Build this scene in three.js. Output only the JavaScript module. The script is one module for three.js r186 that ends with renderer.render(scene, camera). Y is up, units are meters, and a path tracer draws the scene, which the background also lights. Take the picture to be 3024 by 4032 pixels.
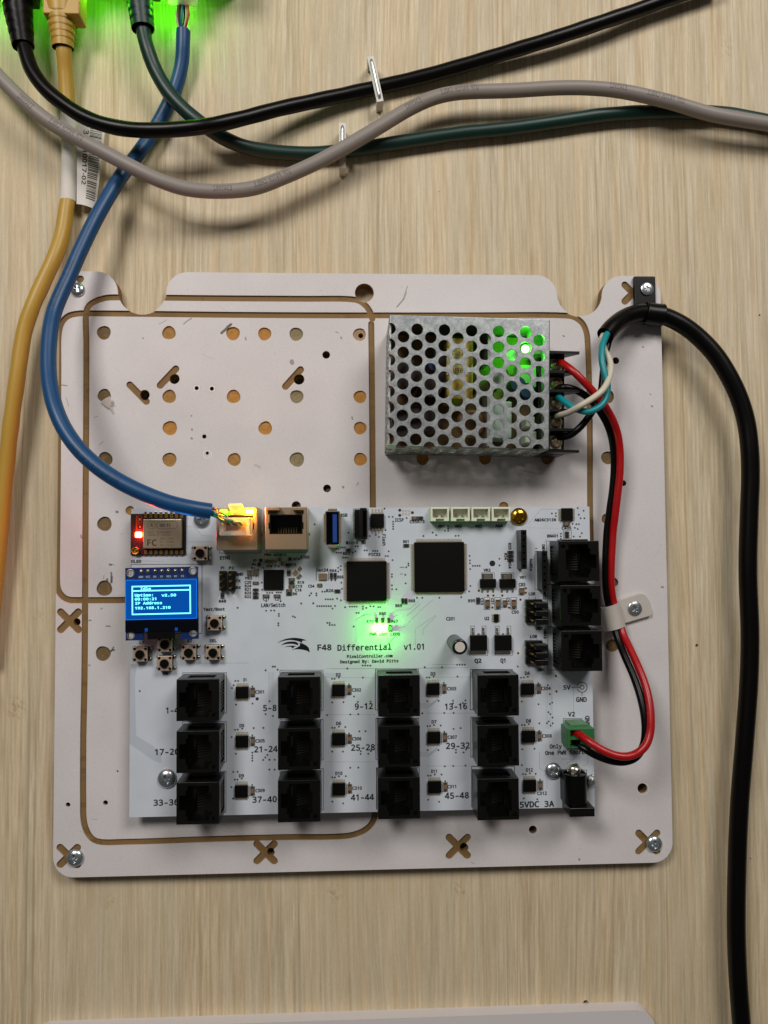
import * as THREE from 'three';
import { mergeGeometries } from 'three/addons/utils/BufferGeometryUtils.js';
import { RoundedBoxGeometry } from 'three/addons/geometries/RoundedBoxGeometry.js';
import { RectAreaLightUniformsLib } from 'three/addons/lights/RectAreaLightUniformsLib.js';
import { Brush, Evaluator, SUBTRACTION } from 'three-bvh-csg';

// ---------------------------------------------------------------- camera, lights, exposure
const scene = new THREE.Scene();
scene.background = new THREE.Color().setRGB(0.05, 0.047, 0.044);      // the dim room behind the camera
const mm = 1e-3, F = 3030, EYE = 0.332, Y0 = 1.4;                    // focal length in photo pixels, eye 33 cm off the wall
const camera = new THREE.PerspectiveCamera(2 * Math.atan(2016 / F) * 180 / Math.PI, 3024 / 4032, 0.01, 20);
camera.position.set(0, Y0, EYE);
{
  const foot = new THREE.Vector3(1380 - 1512, -(2141 - 2016), -F).normalize();   // where the wall's normal through the eye lands
  const tilt = new THREE.Quaternion().setFromUnitVectors(foot, new THREE.Vector3(0, 0, -1));
  camera.quaternion.setFromAxisAngle(new THREE.Vector3(0, 0, 1), -0.006).multiply(tilt);
}
camera.updateMatrixWorld();
scene.add(camera);
RectAreaLightUniformsLib.init();
function areaLight(name, x, y, z, tx, ty, tz, w, h, color, intensity) {
  const l = new THREE.RectAreaLight(color, intensity, w, h);
  l.name = name; l.position.set(x, y, z); l.lookAt(tx, ty, tz); scene.add(l);
  return l;
}
areaLight('ceiling_lamp', -0.42, Y0 + 0.58, 0.86, 0, Y0, 0, 0.3, 0.3, new THREE.Color(1, 0.955, 0.9), 20.5);
areaLight('room_lamp', 0.5, Y0 + 0.82, 0.95, 0, Y0, 0, 0.5, 0.4, new THREE.Color(1, 0.955, 0.9), 12.5);
const renderer = new THREE.WebGLRenderer({ antialias: true });
renderer.setSize(768, 1024);
renderer.toneMapping = THREE.LinearToneMapping;
renderer.toneMappingExposure = 1;
renderer.shadowMap.enabled = true;

// ---------------------------------------------------------------- helpers
let seed = 7;
const rnd = () => { seed = (seed * 1664525 + 1013904223) >>> 0; return seed / 4294967296; };
const ray = new THREE.Vector3();
function P(px, py, z) {                                              // a photo pixel on the plane z = const
  ray.set((px - 1512) / F, -(py - 2016) / F, -1).applyQuaternion(camera.quaternion);
  const t = (z - EYE) / ray.z;
  return new THREE.Vector3(ray.x * t, Y0 + ray.y * t, z);
}
const crop = (x0, y0, s) => (x, y) => [x0 + x / s, y0 + y / s];      // enlarged views of the photograph
const A1 = crop(0, 0, 1.6458), A2 = crop(1008, 0, 1.6458), A3 = crop(2016, 0, 1.6458), A4 = crop(150, 1050, 1.9518),
  A5 = crop(900, 1050, 2.3286), A6 = crop(1450, 1150, 1.659), A7 = crop(2100, 1050, 1.7955), T1 = crop(460, 1960, 3.7705),
  T2 = crop(800, 1960, 3.7705), T3 = crop(1220, 1960, 3.318), T4 = crop(1580, 1960, 3.318), T5 = crop(1950, 1960, 3.318),
  T6 = crop(460, 2180, 3.6065), T7 = crop(900, 2280, 3.318), T8 = crop(1300, 2350, 3.318), U1 = crop(1700, 2280, 4.1475),
  U2 = crop(2000, 2080, 3.5667), U3 = crop(480, 2600, 2.765), U4 = crop(980, 2600, 2.765), U5 = crop(1380, 2600, 2.765),
  U6 = crop(1780, 2600, 2.6758), U7 = crop(2100, 2250, 2.19), V1 = crop(150, 2000, 3.16), V2 = crop(150, 2900, 1.659),
  V3 = crop(1150, 3100, 1.9518), V4 = crop(1900, 2900, 1.8433), V5 = crop(0, 3400, 1.106), V6 = crop(1500, 3400, 1.0886),
  G = crop(0, 0, 0.54861), Q1 = crop(0, 0, 1.0972), Q4 = crop(1512, 2016, 1.0972);
const at = (c, x, y, z) => P(...c(x, y), z);
function rect(c, x0, y0, x1, y1, z) {                                // an upright rectangle seen at height z
  const a = at(c, x0, (y0 + y1) / 2, z), b = at(c, x1, (y0 + y1) / 2, z), t = at(c, (x0 + x1) / 2, y0, z), u = at(c, (x0 + x1) / 2, y1, z);
  return { x: (a.x + b.x) / 2, y: (t.y + u.y) / 2, w: b.x - a.x, h: t.y - u.y };
}
const taken = {};
const numbered = (n) => { const k = taken[n] = (taken[n] ?? -1) + 1; return k ? n + '_' + String(k).padStart(3, '0') : n; };
const base = new Map();
function thing(name, label, category, pos, group, turn = 0) {
  const o = new THREE.Group(); o.name = numbered(name); o.position.copy(pos); o.rotation.z = turn;
  o.userData = { label, category }; if (group) o.userData.group = group;
  scene.add(o); base.set(o, o.position.clone());
  return o;
}
const mesh = (name, geo, mat) => { const o = new THREE.Mesh(geo, mat); o.name = name; o.castShadow = o.receiveShadow = true; return o; };
function part(parent, name, geo, mat, x = 0, y = 0, z = 0, turn = 0) {   // placed in world metres
  const o = mesh(name, geo, mat), b = base.get(parent);
  parent.add(o); o.position.set(x - b.x, y - b.y, z - b.z); o.rotation.z = turn; base.set(o, new THREE.Vector3(x, y, z));
  return o;
}
function sub(parent, name, geo, mat, x = 0, y = 0, z = 0, turn = 0) {    // placed in the parent's own frame
  const o = mesh(name, geo, mat);
  parent.add(o); o.position.set(x, y, z); o.rotation.z = turn;
  return o;
}
const stuff = (o) => { o.userData.kind = 'stuff'; return o; };
const cache = new Map();
const memo = (k, f) => { if (!cache.has(k)) cache.set(k, f()); return cache.get(k); };
const q = (v) => Math.round(v * 2e4) / 2e4;
const box = (w, h, d) => memo(`b${q(w)},${q(h)},${q(d)}`, () => new THREE.BoxGeometry(q(w), q(h), q(d)));
const rbox = (w, h, d, r) => memo(`r${q(w)},${q(h)},${q(d)},${r}`, () => new RoundedBoxGeometry(q(w), q(h), q(d), 2, r));
const cyl = (r, d, n = 24, r2 = r) => memo(`c${r},${d},${n},${r2}`, () => new THREE.CylinderGeometry(r2, r, d, n).rotateX(Math.PI / 2));   // axis along z, r at the back
const moved = (g, x, y, z) => g.clone().translate(x, y, z);
const merged = (list) => mergeGeometries(list.map((g) => g.index ? g.toNonIndexed() : g));
const evaluator = new Evaluator(); evaluator.useGroups = false; evaluator.attributes = ['position', 'normal', 'uv'];
function cut(a, list) {
  let r = new Brush(a); r.updateMatrixWorld();
  for (const g of list) { const b = new Brush(g); b.updateMatrixWorld(); r = evaluator.evaluate(r, b, SUBTRACTION); }
  const g = r.geometry; g.clearGroups();
  return g;
}
function prism(pts, z0, z1) {
  const s = new THREE.Shape(pts.map((p) => new THREE.Vector2(p.x, p.y)));
  return new THREE.ExtrudeGeometry(s, { depth: z1 - z0, bevelEnabled: false }).translate(0, 0, z0);
}
// a round body swept along points; v = 0.5 faces away from the wall, u and v in metres
function sweep(pts, radius, n = 160, sides = 20, uLen = 1, vLen = 1) {
  const curve = new THREE.CatmullRomCurve3(pts, false, 'centripetal');
  const L = curve.getLength(), pos = [], nor = [], uv = [], idx = [];
  const rad = typeof radius === 'function' ? radius : () => radius;
  const t = new THREE.Vector3(), s = new THREE.Vector3(), u = new THREE.Vector3(), zz = new THREE.Vector3(0, 0, 1), last = new THREE.Vector3(1, 0, 0);
  for (let i = 0; i <= n; i++) {
    const c = curve.getPointAt(i / n); curve.getTangentAt(i / n, t);
    s.crossVectors(t, zz); if (s.length() < 0.15) s.copy(last); s.addScaledVector(t, -s.dot(t)).normalize(); last.copy(s);
    u.crossVectors(s, t);
    const r = rad(i / n * L, L);
    for (let j = 0; j <= sides; j++) {
      const a = (j / sides - 0.5) * Math.PI * 2, d = u.clone().multiplyScalar(Math.cos(a)).addScaledVector(s, Math.sin(a));
      pos.push(c.x + d.x * r, c.y + d.y * r, c.z + d.z * r); nor.push(d.x, d.y, d.z); uv.push(i / n * L / uLen, j / sides / vLen);
      if (i < n && j < sides) { const k = i * (sides + 1) + j; idx.push(k, k + 1, k + sides + 1, k + 1, k + sides + 2, k + sides + 1); }
    }
  }
  for (const e of [0, n]) {
    const c = curve.getPointAt(e / n); curve.getTangentAt(e / n, t); if (!e) t.negate();
    const k0 = pos.length / 3; pos.push(c.x, c.y, c.z); nor.push(t.x, t.y, t.z); uv.push(0, 0);
    for (let j = 0; j <= sides; j++) { const k = (e * (sides + 1) + j) * 3; pos.push(pos[k], pos[k + 1], pos[k + 2]); nor.push(t.x, t.y, t.z); uv.push(0, 0); }
    for (let j = 0; j < sides; j++) e ? idx.push(k0, k0 + 1 + j + 1, k0 + 1 + j) : idx.push(k0, k0 + 1 + j, k0 + 2 + j);
  }
  const g = new THREE.BufferGeometry();
  g.setAttribute('position', new THREE.Float32BufferAttribute(pos, 3)); g.setAttribute('normal', new THREE.Float32BufferAttribute(nor, 3));
  g.setAttribute('uv', new THREE.Float32BufferAttribute(uv, 2)); g.setIndex(idx);
  return g;
}
// value noise
const lattice = new Float32Array(65536).map(() => rnd());
const hash = (x, y) => lattice[((x * 374761 + y * 668265) >>> 0) % 65521];
function noise(x, y) {
  const xi = Math.floor(x), yi = Math.floor(y), fx = x - xi, fy = y - yi, u = fx * fx * (3 - 2 * fx), v = fy * fy * (3 - 2 * fy);
  const a = hash(xi + 4096, yi + 4096), b = hash(xi + 4097, yi + 4096), c = hash(xi + 4096, yi + 4097), d = hash(xi + 4097, yi + 4097);
  return a + (b - a) * u + (c - a) * v + (a - b - c + d) * u * v;
}
function dataTex(w, h, f, srgb = true) {
  const d = new Uint8Array(w * h * 4);
  for (let y = 0, k = 0; y < h; y++) for (let x = 0; x < w; x++, k += 4) { const c = f(x, y); d[k] = c[0]; d[k + 1] = c[1]; d[k + 2] = c[2]; d[k + 3] = 255; }
  const t = new THREE.DataTexture(d, w, h); t.magFilter = t.minFilter = THREE.LinearFilter; t.wrapS = t.wrapT = THREE.RepeatWrapping;
  if (srgb) t.colorSpace = THREE.SRGBColorSpace; t.needsUpdate = true;
  return t;
}
function canvasTex(w, h, draw, srgb = true) {
  const c = document.createElement('canvas'); c.width = w; c.height = h; draw(c.getContext('2d'), w, h);
  const t = new THREE.CanvasTexture(c); if (srgb) t.colorSpace = THREE.SRGBColorSpace; t.wrapS = t.wrapT = THREE.RepeatWrapping;
  return t;
}
const M = (color, roughness = 0.6, metalness = 0, more = {}) => new THREE.MeshStandardMaterial({ color, roughness, metalness, ...more });
const X = (color, roughness, more) => new THREE.MeshPhysicalMaterial({ color, roughness, ...more });

// ---------------------------------------------------------------- materials
const fine = dataTex(256, 256, () => { const v = 110 + rnd() * 145; return [v, v, v]; }, false);
const grained = (s) => { const t = fine.clone(); t.repeat.set(s, s); t.needsUpdate = true; return t; };
const m = {
  blackPlastic: M(0x080807, 0.3), blackChip: X(0x060605, 0.5, { specularIntensity: 0.3 }), softBlack: X(0x050505, 0.34, { specularIntensity: 0.5 }),
  steel: M(0xc6c8c8, 0.3, 0.85), zinc: M(0xc8d0d4, 0.26, 0.9), tin: M(0xcfcabc, 0.33, 1), nickel: M(0xcdb595, 0.34, 0.88), gold: M(0xd6a54c, 0.3, 1), brass: M(0xc79a3c, 0.2, 1), copper: M(0xb5622c, 0.35, 1),
  solder: M(0xc9c4b4, 0.25, 1), pin: M(0xb7ab92, 0.45, 0.45), contact: M(0x5a554c, 0.35, 0.85), ceramicTan: M(0x7c5f45, 0.5), ceramicDark: M(0x1c1a18, 0.45), white: M(0xd8d6d0, 0.5), ivory: M(0xdfe2cf, 0.45),
  coverPlate: M(0xcdb7a2, 0.4, 0.55), greenPlastic: M(0x256a38, 0.42), greenLight: M(0x547f56, 0.45),
  grayJacket: M(0x8a827c, 0.5), yellow: M(0xb8923a, 0.42), blue: M(0x0a3a6e, 0.4), teal: M(0x022c25, 0.42), black: X(0x050404, 0.33, { specularIntensity: 0.5 }),
  red: M(0xa80d12, 0.34), cyan: M(0x0a8a92, 0.38), cream: M(0xcfc6b2, 0.42), orange: M(0xc2562a, 0.4), brownWire: M(0x5a3420, 0.4), greenWire: M(0x1b7038, 0.4),
  silk: M(0x16181c, 0.6), resin: M(0x7a5c36, 0.6),
  galv: M(0xffffff, 0.36, 0.85, { map: dataTex(256, 256, (x, y) => { const v = 166 + (noise(x * 0.11, y * 0.11) - 0.5) * 30 + (noise(x * 0.35 + 9, y * 0.3) - 0.5) * 34 + (rnd() - 0.5) * 10; return [v, v + 5, v + 7]; }), bumpMap: grained(3), bumpScale: 0.00004 }), nylon: X(0xe2dcd6, 0.4, { transmission: 0.4, thickness: 0 }),
  clear: X(0xf2efe0, 0.6, { transmission: 0.75, thickness: 0 }), usbBlue: M(0x12408c, 0.4), paper: M(0xd8d2ca, 0.7),
};
const glow = (hex, k) => M(0x101010, 0.4, 0, { emissive: new THREE.Color(hex), emissiveIntensity: k });
function lamp(parent, x, y, z, hex, intensity, size = 0.04) {        // the light an LED gives, set inside its lens
  const l = new THREE.PointLight(hex, intensity); l.name = 'led_light'; l.shadow.radius = size; l.castShadow = true; l.position.set(x, y, z); parent.add(l);
  return l;
}

// ---------------------------------------------------------------- wall
const ZP = 6 * mm, ZF = 5.3 * mm, ZB = 13.6 * mm, ZU = 12 * mm;      // panel face, top of its core, circuit board top and underside
const holesThrough = [                                               // drilled through the panel (pixel centre, pixel radius)
  [A5(1245, 240), 38], [A5(895, 808), 15.5], [A5(903, 2033), 15.5], [A5(620, 2192), 18], [A5(645, 1032), 21.5], [A5(1212, 628), 10.5],
  [A4(818, 985), 20], [A4(1047, 862), 20.5], [A4(1218, 933), 8], [A4(1335, 937), 8], [A4(1277, 1305), 8.5], [A4(1300, 1433), 6.5],
  [A7(583, 664), 14], [A7(636, 1530), 12], [V2(195, 446), 9], [V2(440, 433), 9.5], [V4(1160, 376), 20], [V4(365, 676), 16],
  [V2(1520, 757), 15], [V3(1323, 465), 17], [V1(480, 1420), 15], [V2(519, 227), 4],
].map(([c, r]) => ({ p: P(...c, ZP), r: r / 9290 }));
{
  const w = 2048, h = 1024, mid = P(1512, 2016, 0);
  const smudge = [[62, 2790, 5, 0.9], [150, 2425, 3, 0.5], [1318, 3518, 4, 0.7], [1815, 3497, 4, 0.7], [430, 3550, 3, 0.6], [2860, 195, 5, 0.4]].map(([x, y, r, k]) => { const v = P(x, y, 0); return [(v.x - mid.x + 0.24) * 1000, (v.y - mid.y + 0.32) * 1000, r, k]; });   // dirt marks on the veneer
  const tex = dataTex(w, h, (x, y) => {
    const X_ = x / w * 480, Y_ = y / h * 640;                        // millimetres
    const wav = (noise(X_ * 0.03, Y_ * 0.012) - 0.5) * 4;
    const jit = (noise(X_ * 0.9 + 70, Y_ * 0.02) - 0.5) * 0.5;
    const a = noise((X_ + wav) * 0.10, Y_ * 0.003), b = noise((X_ + wav) * 0.45, Y_ * 0.010 + 40), c = noise((X_ + wav + jit) * 1.25 + 90, Y_ * 0.035), d = noise((X_ + wav + jit) * 2.5, Y_ * 0.10 + 7), e = noise(X_ * 3.4, Y_ * 0.9);
    const calm = 0.45 + 0.9 * noise(X_ * 0.05 + 11, Y_ * 0.006 + 3);     // some bands carry more figure than others
    let v = 0.58 + (a - 0.5) * 0.12 + (b - 0.5) * 0.16 + ((c - 0.5) * 0.42 + (d - 0.5) * 0.44) * calm + (e - 0.5) * 0.16;
    const vein = noise((X_ + wav) * 1.1 + 300, Y_ * 0.009); if (vein > 0.78) v -= (vein - 0.78) * 2.2 * calm;
    const pore = noise(X_ * 3.1 + 500, Y_ * 0.10); if (pore > 0.86) v -= (pore - 0.86) * 1.4;
    for (const [sx, sy, r, k] of smudge) { const q2 = ((X_ - sx) ** 2 + ((Y_ - sy) * 0.8) ** 2) / (r * r); if (q2 < 1) v -= k * (1 - q2) * Math.max(0, noise(X_ * 1.5 + Y_ * 1.5, Y_ * 0.8 - X_ * 0.5) - 0.45) * 2; }
    v = Math.max(0, Math.min(1, v));
    const red = (noise((X_ + wav) * 0.3 + 900, Y_ * 0.01) - 0.5) * 9;
    return [176 + 46 * v + red * 0.6, 157 + 49 * v - red * 0.2, 124 + 53 * v - red];
  });
  const o = P(1512, 2016, 0), s = new THREE.Shape();
  const x0 = o.x - 0.24, x1 = o.x + 0.24, y0 = o.y - 0.32, y1 = o.y + 0.32;
  s.moveTo(x0, y0); s.lineTo(x1, y0); s.lineTo(x1, y1); s.lineTo(x0, y1);
  for (const k of holesThrough.slice(1)) s.holes.push(new THREE.Path().absarc(k.p.x, k.p.y, k.r * 0.92, 0, Math.PI * 2, true));
  for (const [c, r] of [[V6(878, 597), 1.1], [A7(1600, 343), 0.45], [V6(946, 0), 0.4], [Q4(1352, 577), 0.7], [Q4(1583, 1497), 0.35], [A2(1185, 1240), 0.2]]) { const p = P(...c, 0); s.holes.push(new THREE.Path().absarc(p.x, p.y, r * mm, 0, Math.PI * 2, true)); }
  const g = new THREE.ExtrudeGeometry(s, { depth: 0.018, bevelEnabled: false, curveSegments: 10 }).translate(0, 0, -0.018);
  const a = g.attributes.position, uv = g.attributes.uv;
  for (let i = 0; i < a.count; i++) uv.setXY(i, (a.getX(i) - x0) / 0.48, (a.getY(i) - y0) / 0.64);
  const wall = mesh('wall', g, new THREE.MeshStandardMaterial({ map: tex, roughness: 0.62, bumpMap: tex, bumpScale: 0.00003 }));
  wall.userData = { kind: 'structure', label: 'pale wood-grain wall board behind everything', category: 'wall' };
  scene.add(wall);
}

// ---------------------------------------------------------------- white mounting panel
const bl = P(...V2(103, 850), ZP), panelX0 = (at(V1, 215, 1700, ZP).x + at(V2, 103, 300, ZP).x) / 2, panelX1 = (at(A7, 920, 1000, ZP).x + at(U7, 1192, 2100, ZP).x) / 2;
const panelY1 = (at(A1, 1150, 1767, ZP).y + at(A2, 1659, 1778, ZP).y) / 2, panelY0 = (at(V2, 1000, 902, ZP).y + at(V4, 600, 931, ZP).y) / 2;
function panelOutline() {
  const n1a = at(A4, 612, 200, ZP).x, n1b = at(A4, 985, 200, ZP).x, n1y = at(A4, 800, 365, ZP).y;
  const n2a = at(A7, 168, 220, ZP).x, n2b = at(A7, 485, 220, ZP).x, n2y = at(A7, 340, 351, ZP).y;
  const s = new THREE.Path(), R = 8.5 * mm, f = 9 * mm;
  s.moveTo(panelX0 + R, panelY0); s.lineTo(panelX1 - R, panelY0); s.absarc(panelX1 - R, panelY0 + R, R, -Math.PI / 2, 0, false);
  s.lineTo(panelX1, panelY1 - R); s.absarc(panelX1 - R, panelY1 - R, R, 0, Math.PI / 2, false);
  const notch = (a, b, y) => {
    const r = (b - a) / 2;
    s.lineTo(b + f, panelY1); s.absarc(b + f, panelY1 - f, f, Math.PI / 2, Math.PI, false);
    s.lineTo(b, y + r); s.absarc(a + r, y + r, r, 0, -Math.PI, true); s.lineTo(a, panelY1 - f); s.absarc(a - f, panelY1 - f, f, 0, Math.PI / 2, false);
  };
  notch(n2a, n2b, n2y); notch(n1a, n1b, n1y);
  s.lineTo(panelX0 + R, panelY1); s.absarc(panelX0 + R, panelY1 - R, R, Math.PI / 2, Math.PI, false);
  s.lineTo(panelX0, panelY0 + R); s.absarc(panelX0 + R, panelY0 + R, R, Math.PI, Math.PI * 1.5, false);
  return s.getPoints(14).filter((p, i, all) => !i || p.distanceTo(all[i - 1]) > 1e-6);
}
const blotch = [];                                                    // spots of bare core, with their own tone
{
  const p = (list) => list.map(([c, x, y]) => at(c, x, y, ZP));
  const cutters = [], Z0 = ZF - 2 * mm, Z1 = ZP + 2 * mm;
  function groove(pts, w, smooth = true) {
    const line = smooth ? new THREE.CatmullRomCurve3(pts.map((v) => v.clone()), false, 'centripetal').getPoints(pts.length * 5) : pts, left = [], right = [];
    for (let i = 0; i < line.length; i++) {
      const a = line[Math.max(0, i - 1)], b = line[Math.min(line.length - 1, i + 1)], t = new THREE.Vector2(b.x - a.x, b.y - a.y).normalize(), r = w / 2;
      left.push(new THREE.Vector2(line[i].x - t.y * r, line[i].y + t.x * r)); right.unshift(new THREE.Vector2(line[i].x + t.y * r, line[i].y - t.x * r));
      for (const end of [0, line.length - 1]) if (i === end) {
        const a0 = Math.atan2(t.y, t.x);
        for (let k = 1; k < 6; k++) { const q2 = a0 + Math.PI / 2 - k * Math.PI / 6; const v = new THREE.Vector2(line[i].x + Math.cos(q2) * r, line[i].y + Math.sin(q2) * r); if (end) left.push(v); else right.push(new THREE.Vector2(line[i].x - Math.cos(q2) * r * -1 * -1, line[i].y - Math.sin(q2) * r)); }
      }
    }
    cutters.push(prism([...left, ...right], Z0, Z1));
  }
  const W = 2.6 * mm;
  groove(p([[A4, 597, 235], [A4, 520, 240], [A4, 440, 265], [A4, 390, 300], [A4, 370, 350], [A4, 370, 600], [A4, 369, 1200], [V1, 590, 0], [V1, 585, 1000], [V1, 575, 2200], [V2, 295, 0], [V2, 294, 400], [V2, 297, 540], [V2, 312, 605], [V2, 340, 655], [V2, 385, 686], [V2, 600, 689], [V2, 1100, 672], [V3, 0, 384], [V3, 300, 382], [V3, 450, 370], [V3, 540, 340], [V3, 600, 295], [V3, 630, 240], [V3, 635, 180], [V3, 634, 60]]), W);
  groove(p([[A4, 560, 236], [A4, 700, 236], [A5, 0, 290], [A5, 700, 294], [A5, 1120, 298], [A5, 1200, 315], [A5, 1260, 360], [A5, 1300, 420], [A5, 1318, 478]]), 2.6 * mm);
  groove(p([[A5, 1308, 524], [A5, 1314, 1000], [A5, 1320, 1700], [A5, 1324, 2240], [T3, 826, 260]]), 2.6 * mm);
  groove(p([[V1, 470, 1148], [V1, 400, 1146], [V1, 330, 1120], [V1, 270, 1060], [V1, 240, 980], [V1, 234, 880], [V1, 238, 300], [A4, 152, 1400], [A4, 155, 800], [A4, 160, 500], [A4, 185, 425], [A4, 230, 380], [A4, 300, 361], [A4, 420, 359], [A5, 0, 441], [A5, 900, 446], [A6, 0, 152], [A6, 600, 152], [A6, 1250, 152], [A6, 1340, 162], [A6, 1400, 205], [A6, 1427, 270], [A6, 1434, 340], [A7, 392, 700], [A7, 400, 1200], [T5, 1240, 0], [T5, 1244, 330], [T5, 1250, 600]]), 2.6 * mm);
  groove(p([[V1, 400, 1148], [V1, 700, 1149], [V1, 1100, 1145], [T6, 420, 640]]), W);
  const bar = (c, x0, y0, x1, y1, w) => groove([at(c, x0, y0, ZP), at(c, (x0 + x1) / 2, (y0 + y1) / 2, ZP), at(c, x1, y1, ZP)], w * mm, false);
  bar(A4, 704, 907, 832, 1036, 2.9); bar(A4, 1058, 785, 938, 912, 3); bar(A5, 660, 944, 522, 1098, 3);
  for (const [c, x, y, d] of [[V1, 390, 1405, 110], [V2, 200, 782, 56], [V2, 1486, 758, 56], [V3, 1278, 455, 70], [V4, 1200, 768, 66], [A7, 705, 187, 58]]) { bar(c, x - d, y - d, x + d, y + d, 3.1); bar(c, x + d, y - d, x - d, y + d, 3.1); }
  const spots = [[A4, 505, 507, 54, 0], [A4, 1005, 508, 53, 1], [A4, 1498, 513, 53, 2], [A4, 508, 990, 52, 0], [A4, 1008, 997, 53, 1], [A4, 1502, 998, 53, 2], [A4, 1013, 1240, 56, 2], [A4, 515, 1480, 57, 0], [A4, 1010, 1482, 55, 1], [A4, 1508, 1482, 51, 1], [T1, 195, 190, 68, 1],
    [A5, 331, 616, 61, 2], [A5, 620, 618, 62, 3], [A5, 1200, 622, 59, 4], [A5, 625, 1191, 62, 3], [A5, 1205, 1193, 59, 2], [A5, 337, 1480, 63, 2], [A5, 1207, 1479, 59, 2], [A5, 627, 1768, 67, 3], [A5, 1209, 1766, 60, 2],
    [A6, 355, 1090, 40, 2], [A6, 763, 1087, 40, 2], [A6, 1168, 1084, 41, 1], [A6, 1563, 1082, 42, 0], [A6, 1562, 682, 44, 0], [T5, 112, 112, 60, 1], [T5, 1450, 275, 62, 0], [T5, 1545, 1105, 62, 0], [U7, 680, 640, 54, 0], [A7, 520, 1785, 28, 0],
    [V1, 826, 198, 92, 0], [V1, 824, 1000, 98, 0], [V1, 808, 1812, 94, 0], [A4, 322, 95, 30, 0]];
  const tones = ['#705a38', '#a0763a', '#b47e36', '#857a5a', '#a3896a'];
  for (const [c, x, y, r, tone] of spots) {
    const o = at(c, x, y, ZP), e = at(c, x + r, y, ZP), R = e.x - o.x, ph = rnd() * 6, pts = [];
    for (let k = 0; k < 22; k++) { const a = k / 22 * Math.PI * 2; const rr = R * (1 + 0.035 * Math.sin(a * 3 + ph) + 0.03 * (rnd() - 0.5)); pts.push(new THREE.Vector2(o.x + Math.cos(a) * rr, o.y + Math.sin(a) * rr)); }
    cutters.push(prism(pts, Z0, Z1)); blotch.push({ o, R, c: tones[tone] });
  }
  const outline = panelOutline();
  for (const h of holesThrough) { const pts = []; const k = h.r * (h.r < 2.4 * mm ? 1 : 1); for (let i = 0; i < 20; i++) pts.push(new THREE.Vector2(h.p.x + Math.cos(i / 10 * Math.PI) * k, h.p.y + Math.sin(i / 10 * Math.PI) * k)); cutters.push(prism(pts, Z0, Z1)); }
  const face = cut(prism(outline, ZF, ZP), cutters);
  const shape = new THREE.Shape(outline);
  for (const h of holesThrough) shape.holes.push(new THREE.Path().absarc(h.p.x, h.p.y, h.r * 0.97, 0, Math.PI * 2, true));
  const core = new THREE.ExtrudeGeometry(shape, { depth: ZF - 0.05 * mm, bevelEnabled: false, curveSegments: 10 });
  const pw = panelX1 - panelX0, ph = panelY1 - panelY0;
  for (const g of [face, core]) { const a = g.attributes.position, uv = g.attributes.uv; for (let i = 0; i < a.count; i++) uv.setXY(i, (a.getX(i) - panelX0) / pw, (a.getY(i) - panelY0) / ph); }
  const N = 2048, toC = (v) => [(v.x - panelX0) / pw * N, (1 - (v.y - panelY0) / ph) * N];
  const coreTex = canvasTex(1024, 1024, (g) => {
    g.scale(0.5, 0.5); g.fillStyle = '#7f6238'; g.fillRect(0, 0, N, N);
    for (let i = 0; i < 2600; i++) { g.fillStyle = `rgba(${rnd() > 0.5 ? '60,40,14' : '170,125,70'},${0.05 + rnd() * 0.12})`; g.fillRect(rnd() * N, rnd() * N, 6 + rnd() * 60, 4 + rnd() * 16); }
    for (const b of blotch) {
      const [x, y] = toC(b.o), r = b.R / pw * N * 1.12; g.fillStyle = b.c; g.beginPath(); g.arc(x, y, r, 0, 7); g.fill();
      for (let i = 0; i < 9; i++) { g.strokeStyle = `rgba(${rnd() > 0.5 ? '70,45,15' : '220,170,100'},0.22)`; g.lineWidth = 1 + rnd() * 2; g.beginPath(); const a = rnd() * 7, l = r * (0.3 + rnd() * 0.5); g.moveTo(x + Math.cos(a) * l, y + Math.sin(a) * l); g.lineTo(x + Math.cos(a + 1 + rnd()) * l, y + Math.sin(a + 1 + rnd()) * l); g.stroke(); }
    }
  });
  const faceTex = canvasTex(N, N, (g) => {
    g.fillStyle = '#d2cdce'; g.fillRect(0, 0, N, N);
    const im = g.getImageData(0, 0, N, N), d = im.data;
    for (let k = 0, i = 0; k < d.length; k += 4, i++) { const x = i % N, y = (i / N) | 0, v = (noise(x * 0.45, y * 0.45) - 0.5) * 9 + (noise(x * 0.012, y * 0.012) - 0.5) * 6 + (rnd() - 0.5) * 6; d[k] += v; d[k + 1] += v; d[k + 2] += v; }
    g.putImageData(im, 0, 0);
    const scuff = (c, x0, y0, x1, y1, w, a, col = '60,55,50') => { g.strokeStyle = `rgba(${col},${a})`; g.lineWidth = w; g.lineCap = 'round'; g.beginPath(); const p0 = toC(at(c, x0, y0, ZP)), p1 = toC(at(c, x1, y1, ZP)); g.moveTo(...p0); g.quadraticCurveTo((p0[0] + p1[0]) / 2 + (rnd() - 0.5) * 6, (p0[1] + p1[1]) / 2 + (rnd() - 0.5) * 6, ...p1); g.stroke(); };
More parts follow.
